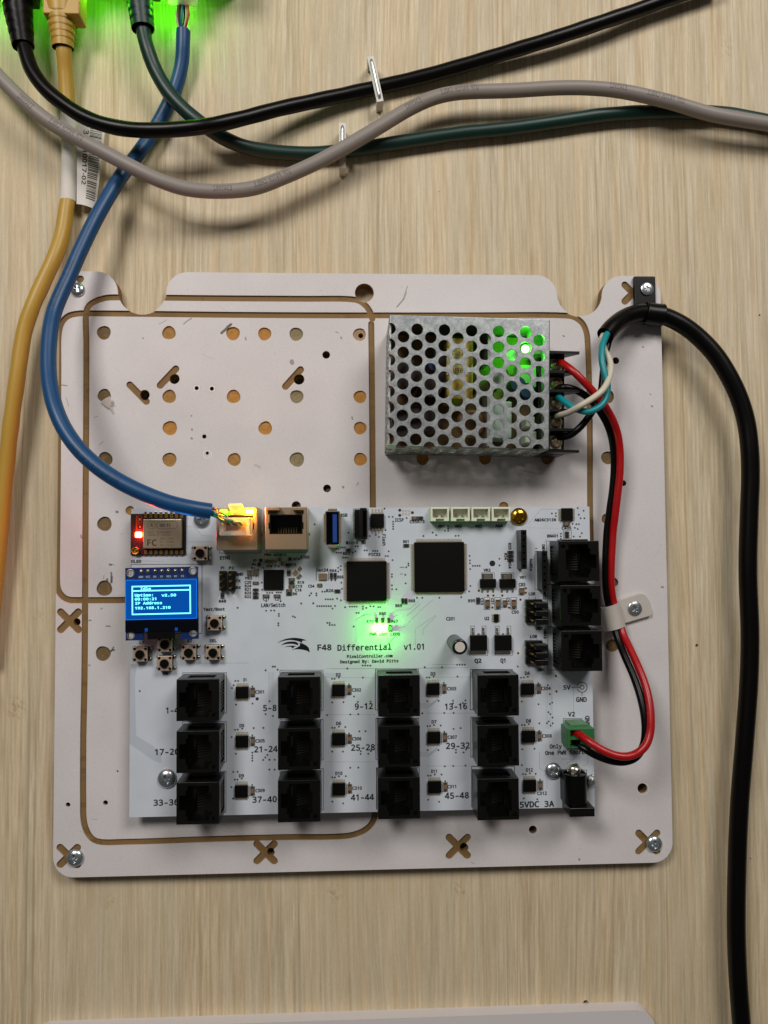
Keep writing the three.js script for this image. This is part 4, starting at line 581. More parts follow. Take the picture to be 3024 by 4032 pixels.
// radio module
{
  const zt = onBoard(1 * mm), r = rect(T1, 205, 237, 1025, 845, zt), b = part(pcb, 'radio_module', box(r.w, r.h, 0.9 * mm), M(0x0d0c0d, 0.35), r.x, r.y, onBoard(0.55 * mm));
  b.userData.label = 'black radio module with a stamped metal can and red light';
  const loc = (x, y, z = zt) => { const p = at(T1, x, y, z); return [p.x - r.x, p.y - r.y]; }, zl = 0.46 * mm;
  const cr = rect(T1, 388, 316, 960, 752, onBoard(3 * mm));
  const tex = canvasTex(512, 390, (g, w, h) => {
    g.fillStyle = '#c4b198'; g.fillRect(0, 0, w, h); g.strokeStyle = '#7d6d58'; g.fillStyle = '#6a5b48'; g.lineWidth = 5;
    g.beginPath(); g.arc(112, 80, 52, 0, 7); g.stroke(); g.beginPath(); g.roundRect(180, 32, 280, 98, 46); g.stroke();
    g.font = 'bold 62px sans-serif'; g.fillText('A', 92, 102); g.fillText('Wi Fi', 220, 104);
    g.font = '30px monospace'; g.fillText('MODEL  ESP8266MOD', 60, 186, 400); g.fillText('VENDOR AI-THINKER', 60, 222, 400); g.font = 'bold 120px sans-serif'; g.fillText('FC', 46, 356); g.font = '30px monospace'; g.fillText('ISM 2.4GHz', 226, 270, 240); g.fillText('PA  +25dBm', 226, 314, 240); g.fillText('802.11b/g/n', 226, 358, 240);
  });
  const can = new RoundedBoxGeometry(cr.w, cr.h, 2.1 * mm, 2, 0.35 * mm), ca = can.attributes; for (let i = 0; i < ca.position.count; i++) ca.uv.setXY(i, ca.position.getX(i) / cr.w + 0.5, ca.position.getY(i) / cr.h + 0.5);
  sub(b, 'shield_can', can, M(0xffffff, 0.34, 0.8, { map: tex }), cr.x - r.x, cr.y - r.y, zl + 1.0 * mm);
  for (const x of [428, 505, 580, 656, 734, 812, 888, 965]) for (const [y, y2] of [[266, 218], [806, 850]]) {
    const [a, c] = loc(x, y), [d, e] = loc(x, y2, ZB); sub(b, 'gold_pad', memo('gpad', () => cut(new THREE.BoxGeometry(1.05 * mm, 1.5 * mm, 0.08 * mm), [cyl(0.28 * mm, 1 * mm, 12)])), m.gold, a, c, zl); sub(b, 'solder_joint', rbox(1.0 * mm, 0.9 * mm, 0.45 * mm, 0.15 * mm), m.solder, d, e, -0.3 * mm);
  }
  const ant = []; for (const [x0, y0, x1, y1] of [[285, 265, 305, 500], [318, 250, 372, 262], [318, 360, 372, 372], [318, 250, 328, 370], [362, 250, 372, 370], [318, 385, 372, 395], [318, 470, 372, 480]]) { const a = loc(x0, y0), c = loc(x1, y1); ant.push(moved(box(c[0] - a[0], a[1] - c[1], 0.08 * mm), (a[0] + c[0]) / 2, (a[1] + c[1]) / 2, 0)); }
  sub(b, 'antenna_trace', merged(ant), m.copper, 0, 0, zl);
  for (const [x, y] of [[342, 320], [345, 430]]) { const [a, c] = loc(x, y); sub(b, 'resistor', box(0.5 * mm, 0.9 * mm, 0.4 * mm), m.ceramicTan, a, c, zl + 0.15 * mm); }
  const [u, v] = loc(285, 790); sub(b, 'aerial_socket', new THREE.LatheGeometry([[0.25, 0], [0.3, 0.7], [0.5, 0.7], [0.55, 0.3], [1.0, 0.3], [1.05, 1.1], [1.25, 1.1], [1.3, 0]].map(([x, y]) => new THREE.Vector2(x * 1.25 * mm, y * mm)), 24).rotateX(Math.PI / 2), m.gold, u, v, zl);
  const [lx, ly] = loc(330, 548); sub(b, 'red_led', rbox(2.6 * mm, 2.2 * mm, 1.5 * mm, 0.5 * mm), glow(0xff6a38, 34), lx, ly, zl + 0.75 * mm); lamp(b, lx, ly, zl + 1.2 * mm, 0xff1010, 0.002, 0.03);
}
// green power lights in the middle of the board
for (const [x, k, n] of [[612, 1, 'green_led'], [695, 1, 'green_led'], [780, 0, 'green_led']]) {
  const o = at(T8, x, 413, onBoard(0.5 * mm)), b = part(pcb, n, rbox(1.9 * mm, 1.8 * mm, k ? 1.5 * mm : 0.75 * mm, 0.3 * mm), k ? glow(0x90ff60, 40) : M(0x5aa060, 0.3), o.x, o.y, onBoard(k ? 0.8 * mm : 0.42 * mm));
  b.userData.label = k ? 'lit green power light' : 'unlit light';
  if (k) lamp(b, 0, 0, 0.6 * mm, 0x14ff04, 0.001, 0.02);
  for (const s of [-1, 1]) sub(b, 'solder_pad', box(1.2 * mm, 0.6 * mm, 0.1 * mm), m.solder, 0, s * 1.1 * mm, k ? -0.72 * mm : -0.33 * mm);
}
// green screw terminal
{
  const h = 13 * mm, f = rect(U6, 1212, 718, 1502, 928, onBoard(h)), b0 = rect(U6, 1172, 614, 1366, 800, ZB);
  const k = f.w / 290, bx = (a, b, c, d, z0, z1) => new THREE.BoxGeometry((c - a) * k, (d - b) * k, z1 - z0).translate(((a + c) / 2 - 145) * k, (105 - (b + d) / 2) * k, (z0 + z1) / 2);
  const body = cut(new RoundedBoxGeometry(f.w, f.h, 9 * mm, 2, 0.25 * mm), [bx(30, 20, 145, 90, -1 * mm, 6 * mm), bx(30, 118, 145, 190, -1 * mm, 6 * mm)]);
  const b = part(pcb, 'screw_terminal', body, m.greenPlastic, f.x, f.y, onBoard(h - 4.5 * mm));
  sub(b, 'socket_base', rbox(7.4 * mm, 7.4 * mm, 8 * mm, 0.3 * mm), m.greenLight, f.x * 0 + (b0.x - f.x) + 0.4 * mm, b0.y - f.y - 0.3 * mm, -h + 4.5 * mm + 4 * mm);
  for (const y of [55, 154]) { sub(b, 'clamp_plate', box(1.0 * mm, 2.2 * mm, 1.5 * mm), m.brass, (52 - 145) * k, (105 - y) * k, 0.6 * mm); sub(b, 'clamp_screw', cyl(1.6 * mm, 0.6 * mm, 18), m.steel, 0.3 * mm, f.h / 2 - 2.3 * mm - (y > 100 ? 5 : 0) * mm, -4.8 * mm); }
}
// barrel power socket
{
  const r = rect(U6, 1195, 1215, 1450, 1530, onBoard(9 * mm)), R = r.w * 0.47, b = part(pcb, 'barrel_socket', merged([new THREE.CylinderGeometry(R, R, r.h, 36), new THREE.BoxGeometry(R * 2, r.h, 6 * mm).translate(0, 0, -2.6 * mm)]), m.softBlack, r.x, r.y, onBoard(5.6 * mm));
  const fl = rect(U6, 1222, 1535, 1484, 1628, onBoard(9 * mm));
  const flange = cut(new RoundedBoxGeometry(fl.w, fl.h, 11.4 * mm, 2, 0.3 * mm), [new THREE.CylinderGeometry(3.1 * mm, 3.1 * mm, 20 * mm, 28).translate(0, -12 * mm, 0)]);
  sub(b, 'flange', flange, m.blackPlastic, fl.x - r.x, fl.y - r.y, 0.1 * mm);
  const blob = new THREE.IcosahedronGeometry(2.5 * mm, 3), a = blob.attributes.position; for (let i = 0; i < a.count; i++) { const n = 0.75 + noise(a.getX(i) * 900 + 50, a.getY(i) * 900 + a.getZ(i) * 700) * 0.45; a.setXYZ(i, a.getX(i) * n, a.getY(i) * n, a.getZ(i) * n); } blob.computeVertexNormals();
  const o = at(U6, 1290, 1155, onBoard(5 * mm)), o2 = at(U6, 1462, 1265, onBoard(2 * mm));
  sub(b, 'solder_blob', blob, m.tin, o.x - r.x, o.y - r.y, -1.2 * mm); const s2 = sub(b, 'solder_blob', blob, m.steel, o2.x - r.x, o2.y - r.y, -4 * mm); s2.scale.set(0.7, 1, 0.7);
}

// ---------------------------------------------------------------- display module
{
  const z = onBoard(9.4 * mm), a = at(T6, 122, 718, z), e = at(T6, 1152, 700, z), t = at(T6, 640, 194, z), u = at(T6, 640, 1222, z), w = e.x - a.x, h = t.y - u.y, k = w / 1028;
  const o = thing('display_module', 'small blue display module with a lit cyan screen', 'display', new THREE.Vector3((a.x + e.x) / 2, (t.y + u.y) / 2, z - 1.6 * mm), undefined, 0.012);
  const L = (x, y) => [(x - 637) * k, (708 - y) * k];
  const s = new THREE.Shape(); s.moveTo(-w / 2, -h / 2); for (const [x, y] of [[372, 1226], [372, 1116], [905, 1116], [905, 1226]]) s.lineTo(...L(x, y)); s.lineTo(w / 2, -h / 2); s.lineTo(w / 2, h / 2); s.lineTo(-w / 2, h / 2);
  const corners = [[196, 268], [1082, 252], [196, 1158], [1082, 1142]];
  for (const [x, y] of corners) s.holes.push(new THREE.Path().absarc(...L(x, y), 1.1 * mm, 0, Math.PI * 2, true));
  sub(o, 'module_board', new THREE.ExtrudeGeometry(s, { depth: 1.2 * mm, bevelEnabled: false }), M(0x07255f, 0.35), 0, 0, 0.4 * mm);
  const ring = memo('ring', () => new THREE.RingGeometry(1.1 * mm, 1.6 * mm, 28));
  for (const [x, y] of corners) sub(o, 'mounting_ring', new THREE.LatheGeometry([[1.08, -0.05], [1.6, -0.05], [1.6, 0.06], [1.08, 0.06], [1.08, -0.05]].map(([p, v]) => new THREE.Vector2(p * mm, v * mm)), 28).rotateX(Math.PI / 2), m.tin, ...L(x, y), 1.62 * mm);
  const legend = canvasTex(512, 40, (g) => { g.fillStyle = '#07255f'; g.fillRect(0, 0, 512, 40); g.fillStyle = '#b9d8ee'; g.font = 'bold 27px monospace'; ['GND', 'VCC', 'D0', 'D1', 'RES', 'DC', 'CS'].forEach((v, i) => { g.textAlign = 'center'; g.fillText(v, 37 + i * 73, 30, 62); }); });
  const lg = L(640, 322); sub(o, 'printed_legend', new THREE.BoxGeometry(690 * k, 50 * k, 0.03 * mm), M(0xffffff, 0.5, 0, { map: legend }), ...lg, 1.63 * mm);
  for (const x of [348, 443, 543, 640, 735, 832, 930]) { const b = sub(o, 'header_pin', memo('opin', () => merged([cyl(0.85 * mm, 0.12 * mm, 18), new THREE.SphereGeometry(0.62 * mm, 12, 8), moved(box(0.64 * mm, 0.64 * mm, 9 * mm), 0, 0, -4.5 * mm)])), m.solder, ...L(x, 243), 1.65 * mm); }
  // glass with the lit matrix behind it, haze and edge glow painted in
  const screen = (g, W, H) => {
    g.fillStyle = '#003a80'; g.fillRect(0, 0, W, H); g.strokeStyle = '#0a62c8'; g.lineWidth = 9; g.strokeRect(6, 6, W - 12, H - 12); g.strokeStyle = '#7af8ff'; g.fillStyle = '#7af8ff';  // blue bloom haze and a bright glass-edge rim painted into the emission
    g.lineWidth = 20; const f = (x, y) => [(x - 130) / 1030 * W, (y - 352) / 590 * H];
    const [x0, y0] = f(232, 450), [x1, y1] = f(1062, 860); g.strokeRect(x0, y0, x1 - x0, y1 - y0); const [, ym] = f(0, 515); g.beginPath(); g.moveTo(x0, ym); g.lineTo(x1, ym); g.stroke();
    g.strokeStyle = '#7af8ff'; g.lineWidth = 3.4;
    const put = (s, x, y, w) => { g.font = 'bold 50px monospace'; const [a, b] = f(x, y), n = g.measureText(s).width, k2 = w / 1030 * W / n; g.save(); g.translate(a, b); g.scale(k2, 1); g.fillText(s, 0, 0); g.strokeText(s, 0, 0); g.restore(); };
    put('Idle', 345, 503, 155); put('Uptime:', 265, 597, 275); put('v2.50', 650, 605, 212); put('00:00:21', 265, 655, 322); put('IP Address', 268, 716, 392); put('192.168.1.210', 265, 786, 515);
  };
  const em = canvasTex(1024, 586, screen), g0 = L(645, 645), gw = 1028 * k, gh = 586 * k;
  sub(o, 'glass_back', rbox(gw, 750 * k, 1.2 * mm, 0.1 * mm), M(0x04060c, 0.12), L(645, 725)[0], L(645, 725)[1], 2.25 * mm);
  const scr = new THREE.BoxGeometry(gw * 0.985, gh * 0.97, 0.5 * mm);
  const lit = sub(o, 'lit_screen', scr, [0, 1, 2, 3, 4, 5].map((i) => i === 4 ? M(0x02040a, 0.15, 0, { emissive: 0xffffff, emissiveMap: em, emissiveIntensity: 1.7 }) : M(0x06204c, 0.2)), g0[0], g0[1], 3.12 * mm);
  lamp(lit, 0, 0, 0.18 * mm, 0x1f8bff, 0.0026, 0.004);
  sub(o, 'flex_tail', rbox(390 * k, 150 * k, 0.4 * mm, 0.1 * mm), m.softBlack, ...L(635, 1135), 2.4 * mm);
  for (const [x, y] of [[852, 1075], [428, 1075]]) sub(o, 'glass_corner', box(40 * k, 46 * k, 0.2 * mm), M(0x1551b0, 0.25), ...L(x, y), 2.95 * mm);
}

// ---------------------------------------------------------------- power supply
const ZS = ZP + 28 * mm;
{
  const c4 = [at(A6, 135, 140, ZS), at(A6, 1190, 180, ZS), at(A6, 1180, 1032, ZS), at(A6, 131, 1006, ZS)];
  const cx = c4.reduce((s, v) => s + v.x, 0) / 4, cy = c4.reduce((s, v) => s + v.y, 0) / 4, w = (c4[0].distanceTo(c4[1]) + c4[2].distanceTo(c4[3])) / 2, h = (c4[0].distanceTo(c4[3]) + c4[1].distanceTo(c4[2])) / 2, D = 28 * mm, turn = -0.022;
  const psu = thing('power_supply', 'perforated galvanised steel power supply with green light inside', 'power supply', new THREE.Vector3(cx, cy, ZP + 0.05 * mm), undefined, turn);
  const local = (x, y, z) => { const p = at(A6, x, y, z), dx = p.x - cx, dy = p.y - cy; return [dx * Math.cos(-turn) - dy * Math.sin(-turn), dx * Math.sin(-turn) + dy * Math.cos(-turn)]; };
  const th = 0.8 * mm, outer = new RoundedBoxGeometry(w, h, D, 2, 0.5 * mm).translate(0, 0, D / 2), inner = new THREE.BoxGeometry(w - 2 * th, h - 2 * th, D - 2 * th).translate(0, 0, D / 2);
  const holes = [], r = 2.32 * mm, [hx, hy] = local(320, 243, ZS), [hx2] = local(1028, 250, ZS), [, hy2] = local(317, 962, ZS), dx = (hx2 - hx) / 8, dy = (hy2 - hy) / 7;
  for (let i = -2; i <= 9; i++) for (let j = 0; j <= 8; j++) { const odd = Math.abs(i % 2) === 1; const x = hx + i * dx, y = hy + (j + (odd ? 0.5 : 0)) * dy; if (!odd && j === 8 && false) continue; if (y > -h / 2 - r) holes.push(moved(cyl(r, 4 * mm, 20), x, y, D)); }
  const side = []; for (let j = 0; j < 8; j++) for (let i = 0; i < 4; i++) side.push(new THREE.CylinderGeometry(r, r, 4 * mm, 20).rotateZ(Math.PI / 2).translate(-w / 2, hy + (j + (i % 2) * 0.5) * dy, D - 5.2 * mm - i * 5.2 * mm));
  const low = []; for (let i = -1; i <= 9; i++) for (let j = 0; j < 4; j++) low.push(new THREE.CylinderGeometry(r, r, 4 * mm, 20).translate(hx + i * dx, -h / 2, D - 5.6 * mm - j * 6 * mm + (i % 2 ? 3 : 0) * mm));
  const slot = new THREE.BoxGeometry(4 * mm, h * 0.84, 17 * mm).translate(w / 2, -2 * mm, 9 * mm);
  const cover = cut(outer, [inner, merged(holes), merged(side), merged(low), slot]);
  sub(psu, 'perforated_case', cover, m.galv);
  // what shows through the holes
  const put = (name, g, mat, x, y, z) => sub(psu, name, g, mat, ...local(x, y, ZP + z), z);
  sub(psu, 'inner_board', box(w - 3 * mm, h - 3 * mm, 1.4 * mm), m.resin, 0, 0, 4 * mm);
  put('transformer', rbox(10.5 * mm, 25 * mm, 17 * mm, 1 * mm), M(0xb89a3c, 0.45), 582, 530, 14 * mm); put('transformer_core', rbox(18 * mm, 17 * mm, 13 * mm, 0.6 * mm), M(0x1b1917, 0.5), 560, 530, 12 * mm);
  const lt = canvasTex(128, 128, (g) => { g.fillStyle = '#c9b878'; g.fillRect(0, 0, 128, 128); g.fillStyle = '#3a2c14'; g.font = '34px monospace'; g.fillText('TF-146', 6, 40, 116); g.fillText('105', 30, 80); g.fillText('TM16', 14, 118); });
  put('transformer_label', box(9 * mm, 11 * mm, 0.2 * mm), M(0xffffff, 0.6, 0, { map: lt }), 585, 455, 22.7 * mm);
  for (const [x, y, R, H] of [[245, 860, 6.2, 20], [385, 850, 5, 17], [250, 560, 5.5, 18], [400, 640, 4.4, 15]]) put('can_capacitor', cyl(R * mm, H * mm, 28), M(0x2c211c, 0.35), x, y, (5 + H / 2) * mm);
  for (const [x, y] of [[430, 490], [960, 620], [1020, 660]]) put('blue_capacitor', cyl(3 * mm, 12 * mm, 24), M(0x12305e, 0.35), x, y, 11 * mm);
  put('heat_sink', box(1.4 * mm, 14 * mm, 18 * mm), M(0xc8c8c4, 0.35, 0.8), 767, 365, 13 * mm); put('heat_sink', box(2.2 * mm, 22 * mm, 17 * mm), M(0xb8b8b6, 0.4, 0.7), 770, 850, 13 * mm);
  put('white_capacitor', rbox(9 * mm, 15 * mm, 13 * mm, 0.5 * mm), M(0xb9c0c2, 0.5), 845, 850, 12 * mm);
  put('trimmer', cyl(2.8 * mm, 1.2 * mm, 22), m.steel, 848, 565, 23 * mm); put('trimmer_post', cyl(2.6 * mm, 17 * mm, 18), M(0x26231f, 0.5), 848, 565, 13.5 * mm); put('clamp_screw', cyl(2.8 * mm, 1.2 * mm, 22), m.steel, 940, 412, 21 * mm);
  put('coil', new THREE.TorusGeometry(4.2 * mm, 2 * mm, 12, 24), M(0x6a4a2a, 0.45), 670, 860, 16 * mm); put('white_block', rbox(4.5 * mm, 4.5 * mm, 12 * mm, 0.3 * mm), m.white, 1040, 960, 13 * mm); put('white_block', rbox(3.5 * mm, 4 * mm, 11 * mm, 0.3 * mm), m.white, 1040, 860, 12 * mm);
  put('plastic_wall', box(6 * mm, 12 * mm, 10 * mm), M(0x93a88c, 0.5), 1100, 330, 13 * mm); put('plastic_wall', box(8 * mm, 9 * mm, 7 * mm), M(0x8aa080, 0.5), 1020, 560, 11 * mm);
  const [ex, ey] = local(1026, 372, ZP + 17 * mm), led = sub(psu, 'green_led', new THREE.SphereGeometry(1.5 * mm, 18, 12), glow(0x7dff5a, 30), ex, ey, 17 * mm); lamp(psu, ex, ey, 17 * mm, 0x18e810, 0.0011, 0.06);
  // screw terminals at the end
  const tx = local(1232, 720, ZP + 15 * mm)[0], ty = [400, 525, 650, 776, 902, 1042].map((y) => local(1230, y, ZP + 17 * mm)[1]);
  sub(psu, 'terminal_block', rbox(11 * mm, ty[0] - ty[5] + 1.4 * mm, 11 * mm, 0.3 * mm), m.blackPlastic, tx - 1.5 * mm, (ty[0] + ty[5]) / 2, 6.4 * mm);
  const fin = prism([[-5, -7], [3, -7], [3, -2], [8.2, 5.5], [8.2, 6.2], [-5, 6.2]].map(([x, y]) => ({ x: x * mm, y: y * mm })), -0.55 * mm, 0.55 * mm).rotateX(Math.PI / 2);
  for (const y of ty) sub(psu, 'barrier', fin, m.blackPlastic, tx, y, 12.6 * mm);
  for (let i = 0; i < 5; i++) { const y = (ty[i] + ty[i + 1]) / 2; sub(psu, 'clamp_plate', box(4.6 * mm, 5.4 * mm, 0.6 * mm), m.tin, tx + 0.2 * mm, y, 12.2 * mm); const s = sub(psu, 'terminal_screw', screwGeo, m.nickel, tx + 0.4 * mm, y, 12.6 * mm, 0.4 + i); s.scale.setScalar(0.68); }
}

// ---------------------------------------------------------------- cables
const pathOf = (list) => list.map(([c, x, y, z]) => at(c, x, y, z * mm));
function cable(name, label, pts, r, mat, opt = {}) {
  const path = pathOf(pts), mid = path[opt.anchor ?? path.length - 1].clone();
  const o = thing(name, label, opt.category ?? 'cable', new THREE.Vector3(mid.x, mid.y, 0), opt.group);
  const rel = path.map((p) => p.clone().sub(o.position));
  sub(o, opt.part ?? 'jacket', sweep(rel, opt.lumpy ? (s) => r * mm * (1 + 0.018 * Math.sin(s * 420) + 0.03 * (noise(s * 160, 3) - 0.5)) : r * mm, opt.n ?? 170, 22, opt.u ?? 1, opt.v ?? 1), mat);
  return o;
}
const addTube = (o, name, pts, r, mat, n = 60, sides = 12) => sub(o, name, sweep(pathOf(pts).map((p) => p.sub(o.position)), typeof r === 'function' ? r : r * mm, n, sides), mat);
const boot = (r0, r1, n) => (s, L) => { const t = s / L; return (r0 + (r1 - r0) * t) * mm * (t > 0.28 && t < 0.95 ? 1 - 0.14 * Math.max(0, Math.sin((t - 0.28) / 0.67 * Math.PI * 2 * n)) ** 0.5 : 1); };
const plugBox = (o, name, c, x0, y0, x1, y1, z, d, mat) => { const r = rect(c, x0, y0, x1, y1, z * mm); return sub(o, name, rbox(r.w, r.h, d * mm, 0.7 * mm), mat, r.x - o.position.x, r.y - o.position.y, (z - d / 2) * mm); };
const printed = (w, bg, ink, s, up) => canvasTex(1024, 128, (g) => { g.fillStyle = bg; g.fillRect(0, 0, 1024, 128); g.fillStyle = ink; g.font = '21px monospace'; g.save(); g.translate(512, 64); if (up) g.rotate(Math.PI); g.textAlign = 'center'; g.fillText(s, 0, 7); g.restore(); });
const printMat = (bg, ink, s, up, rough) => new THREE.MeshStandardMaterial({ map: printed(0, bg, ink, s, up), roughness: rough });
{
  const y = cable('network_cable', 'yellow network cable with a white flag label and barcode', [[A1, 408, 240, 10], [A1, 415, 340, 9], [A1, 425, 480, 6.5], [A1, 438, 700, 4.2], [A1, 448, 900, 4.2], [A1, 450, 1100, 4.2], [A1, 440, 1290, 4.5], [Q1, 287, 900, 5], [Q1, 270, 1010, 6], [Q1, 236, 1112, 8], [Q1, 190, 1212, 9], [Q1, 142, 1320, 10], [Q1, 108, 1420, 10], [Q1, 90, 1520, 10], [Q1, 76, 1620, 10], [Q1, 58, 1750, 9.5], [Q1, 44, 1860, 9], [Q1, 29, 2000, 8], [Q1, 16, 2120, 7.5], [Q1, 3, 2260, 7], [Q1, -10, 2400, 6.5], [Q1, -30, 2600, 6], [Q1, -60, 2850, 6]], 3.15, m.yellow, { anchor: 9, lumpy: true, n: 260 });
  addTube(y, 'strain_relief', [[A1, 396, 20, 11.5], [A1, 398, 120, 11], [A1, 408, 312, 9.5]], boot(6.6, 4.3, 5), m.yellow, 120, 24);
  plugBox(y, 'plug', A1, 275, -220, 515, 88, 16, 9.5, m.yellow);
  // label wrapped on the cable, with its flag
  const wrap = pathOf([[A1, 440, 745, 4.2], [A1, 449, 900, 4.2], [A1, 450, 1100, 4.2], [A1, 440, 1305, 4.5]]).map((p) => p.sub(y.position));
  sub(y, 'label_wrap', sweep(wrap, 3.25 * mm, 40, 22), m.paper);
  const flag = canvasTex(256, 768, (g, W, H) => {
    g.fillStyle = '#dcd8d2'; g.fillRect(0, 0, W, H); g.fillStyle = '#15130f'; g.save(); g.translate(66, 0); g.rotate(Math.PI / 2); g.font = 'bold 74px sans-serif'; g.fillText('3', 130, 0); g.fillText('10017-02', 290, 0, 415); g.restore();
    let yy = 110; while (yy < 700) { const b = 2 + Math.floor(rnd() * 4) * 2.4; g.fillRect(132, yy, 104, b); yy += b + 3 + Math.floor(rnd() * 3) * 3; }
  });
  const a = at(A1, 500, 745, 5 * mm), b = at(A1, 680, 745, 5 * mm), c = at(A1, 500, 1320, 5 * mm), nx = 12, ny = 18, fw = b.x - a.x, fh = a.y - c.y, fg = new THREE.BoxGeometry(fw, fh, 0.18 * mm, nx, ny, 1), fp = fg.attributes.position;
  for (let i = 0; i < fp.count; i++) { const u = fp.getX(i) / fw + 0.5, v = fp.getY(i) / fh + 0.5; fp.setZ(i, fp.getZ(i) + (Math.sin(u * 2.6) * 1.2 - u * u * 2.4) * mm); fp.setX(i, fp.getX(i) - (1 - v) * u * 4.2 * mm); fp.setY(i, fp.getY(i) - u * (1 - v) * 1.6 * mm); }
  fg.computeVertexNormals();
  sub(y, 'label_flag', fg, [0, 1, 2, 3, 4, 5].map((i) => i === 4 ? M(0xffffff, 0.6, 0, { map: flag }) : m.paper), (a.x + b.x) / 2 - y.position.x, (a.y + c.y) / 2 - y.position.y, 4.6 * mm);
}
{
  const o = cable('network_cable', 'black network cable running through the slanted staple', [[A1, 145, 230, 12], [A1, 165, 330, 13], [A1, 205, 450, 14], [A1, 285, 565, 15], [A1, 400, 665, 16], [A1, 560, 765, 17], [A1, 750, 825, 18], [A1, 950, 845, 18], [A1, 1150, 838, 18.5], [A1, 1350, 815, 18.5], [A1, 1560, 770, 15], [A2, 150, 705, 10], [A2, 450, 640, 6], [A2, 780, 568, 3.6], [A2, 1100, 492, 4], [A2, 1400, 408, 5], [A2, 1659, 330, 6], [A3, 300, 238, 7], [A3, 600, 138, 7], [A3, 800, 70, 6], [A3, 1050, -20, 6], [A3, 1350, -120, 6]], 3.05, m.black, { anchor: 13, lumpy: true, n: 260 });
  addTube(o, 'strain_relief', [[A1, 105, -60, 12], [A1, 122, 100, 12], [A1, 150, 300, 12.5]], boot(6.6, 4.4, 4), m.softBlack, 120, 24); plugBox(o, 'plug', A1, -10, -280, 205, -40, 17, 9.5, m.softBlack);
}
{
  const o = cable('network_cable', 'dark green network cable passing under the grey cable', [[A1, 922, 130, 13], [A1, 932, 220, 13], [A1, 960, 330, 13], [A1, 1010, 460, 12], [A1, 1090, 595, 12], [A1, 1200, 715, 12], [A1, 1330, 820, 11.5], [A1, 1450, 895, 8], [A1, 1600, 955, 5], [A2, 200, 992, 3.6], [A2, 400, 995, 3.4], [A2, 580, 978, 3.4], [A2, 900, 928, 3.6], [A2, 1300, 868, 3.8], [A2, 1659, 830, 4], [A3, 300, 788, 4], [A3, 600, 745, 4], [A3, 900, 727, 4], [A3, 1150, 727, 4], [A3, 1350, 735, 4], [A3, 1659, 790, 4], [A3, 1850, 850, 4]], 3.0, m.teal, { anchor: 11, lumpy: true, n: 260 });
  addTube(o, 'strain_relief', [[A1, 900, -110, 13], [A1, 908, 20, 13], [A1, 926, 188, 13]], boot(5.9, 4.7, 4), m.teal, 120, 24); plugBox(o, 'plug', A1, 800, -320, 1010, -90, 18, 9.5, m.teal);
}
{
  const mat = printMat('#8b837d', '#3d3936', 'UTP PATCH CABLE        E345982', true, 0.48);
  cable('network_cable', 'grey network cable lying over the other cables', [[A1, -160, 330, 14], [A1, -50, 450, 14], [A1, 60, 565, 14.5], [A1, 170, 670, 15], [A1, 320, 790, 15.5], [A1, 500, 895, 16.5], [A1, 700, 1000, 18], [A1, 880, 1095, 19], [A1, 1050, 1175, 18.5], [A1, 1200, 1222, 17], [A1, 1400, 1240, 16], [A1, 1640, 1220, 15], [A2, 200, 1140, 13.5], [A2, 400, 1050, 13], [A2, 570, 958, 13], [A2, 800, 822, 12], [A2, 1000, 702, 11], [A2, 1150, 635, 11], [A2, 1300, 602, 11], [A2, 1659, 587, 11], [A3, 300, 570, 11], [A3, 500, 571, 11], [A3, 700, 590, 11], [A3, 1000, 655, 11], [A3, 1300, 742, 11], [A3, 1659, 805, 10], [A3, 1850, 840, 9]], 2.95, mat, { anchor: 14, n: 260, u: 0.09 });
}
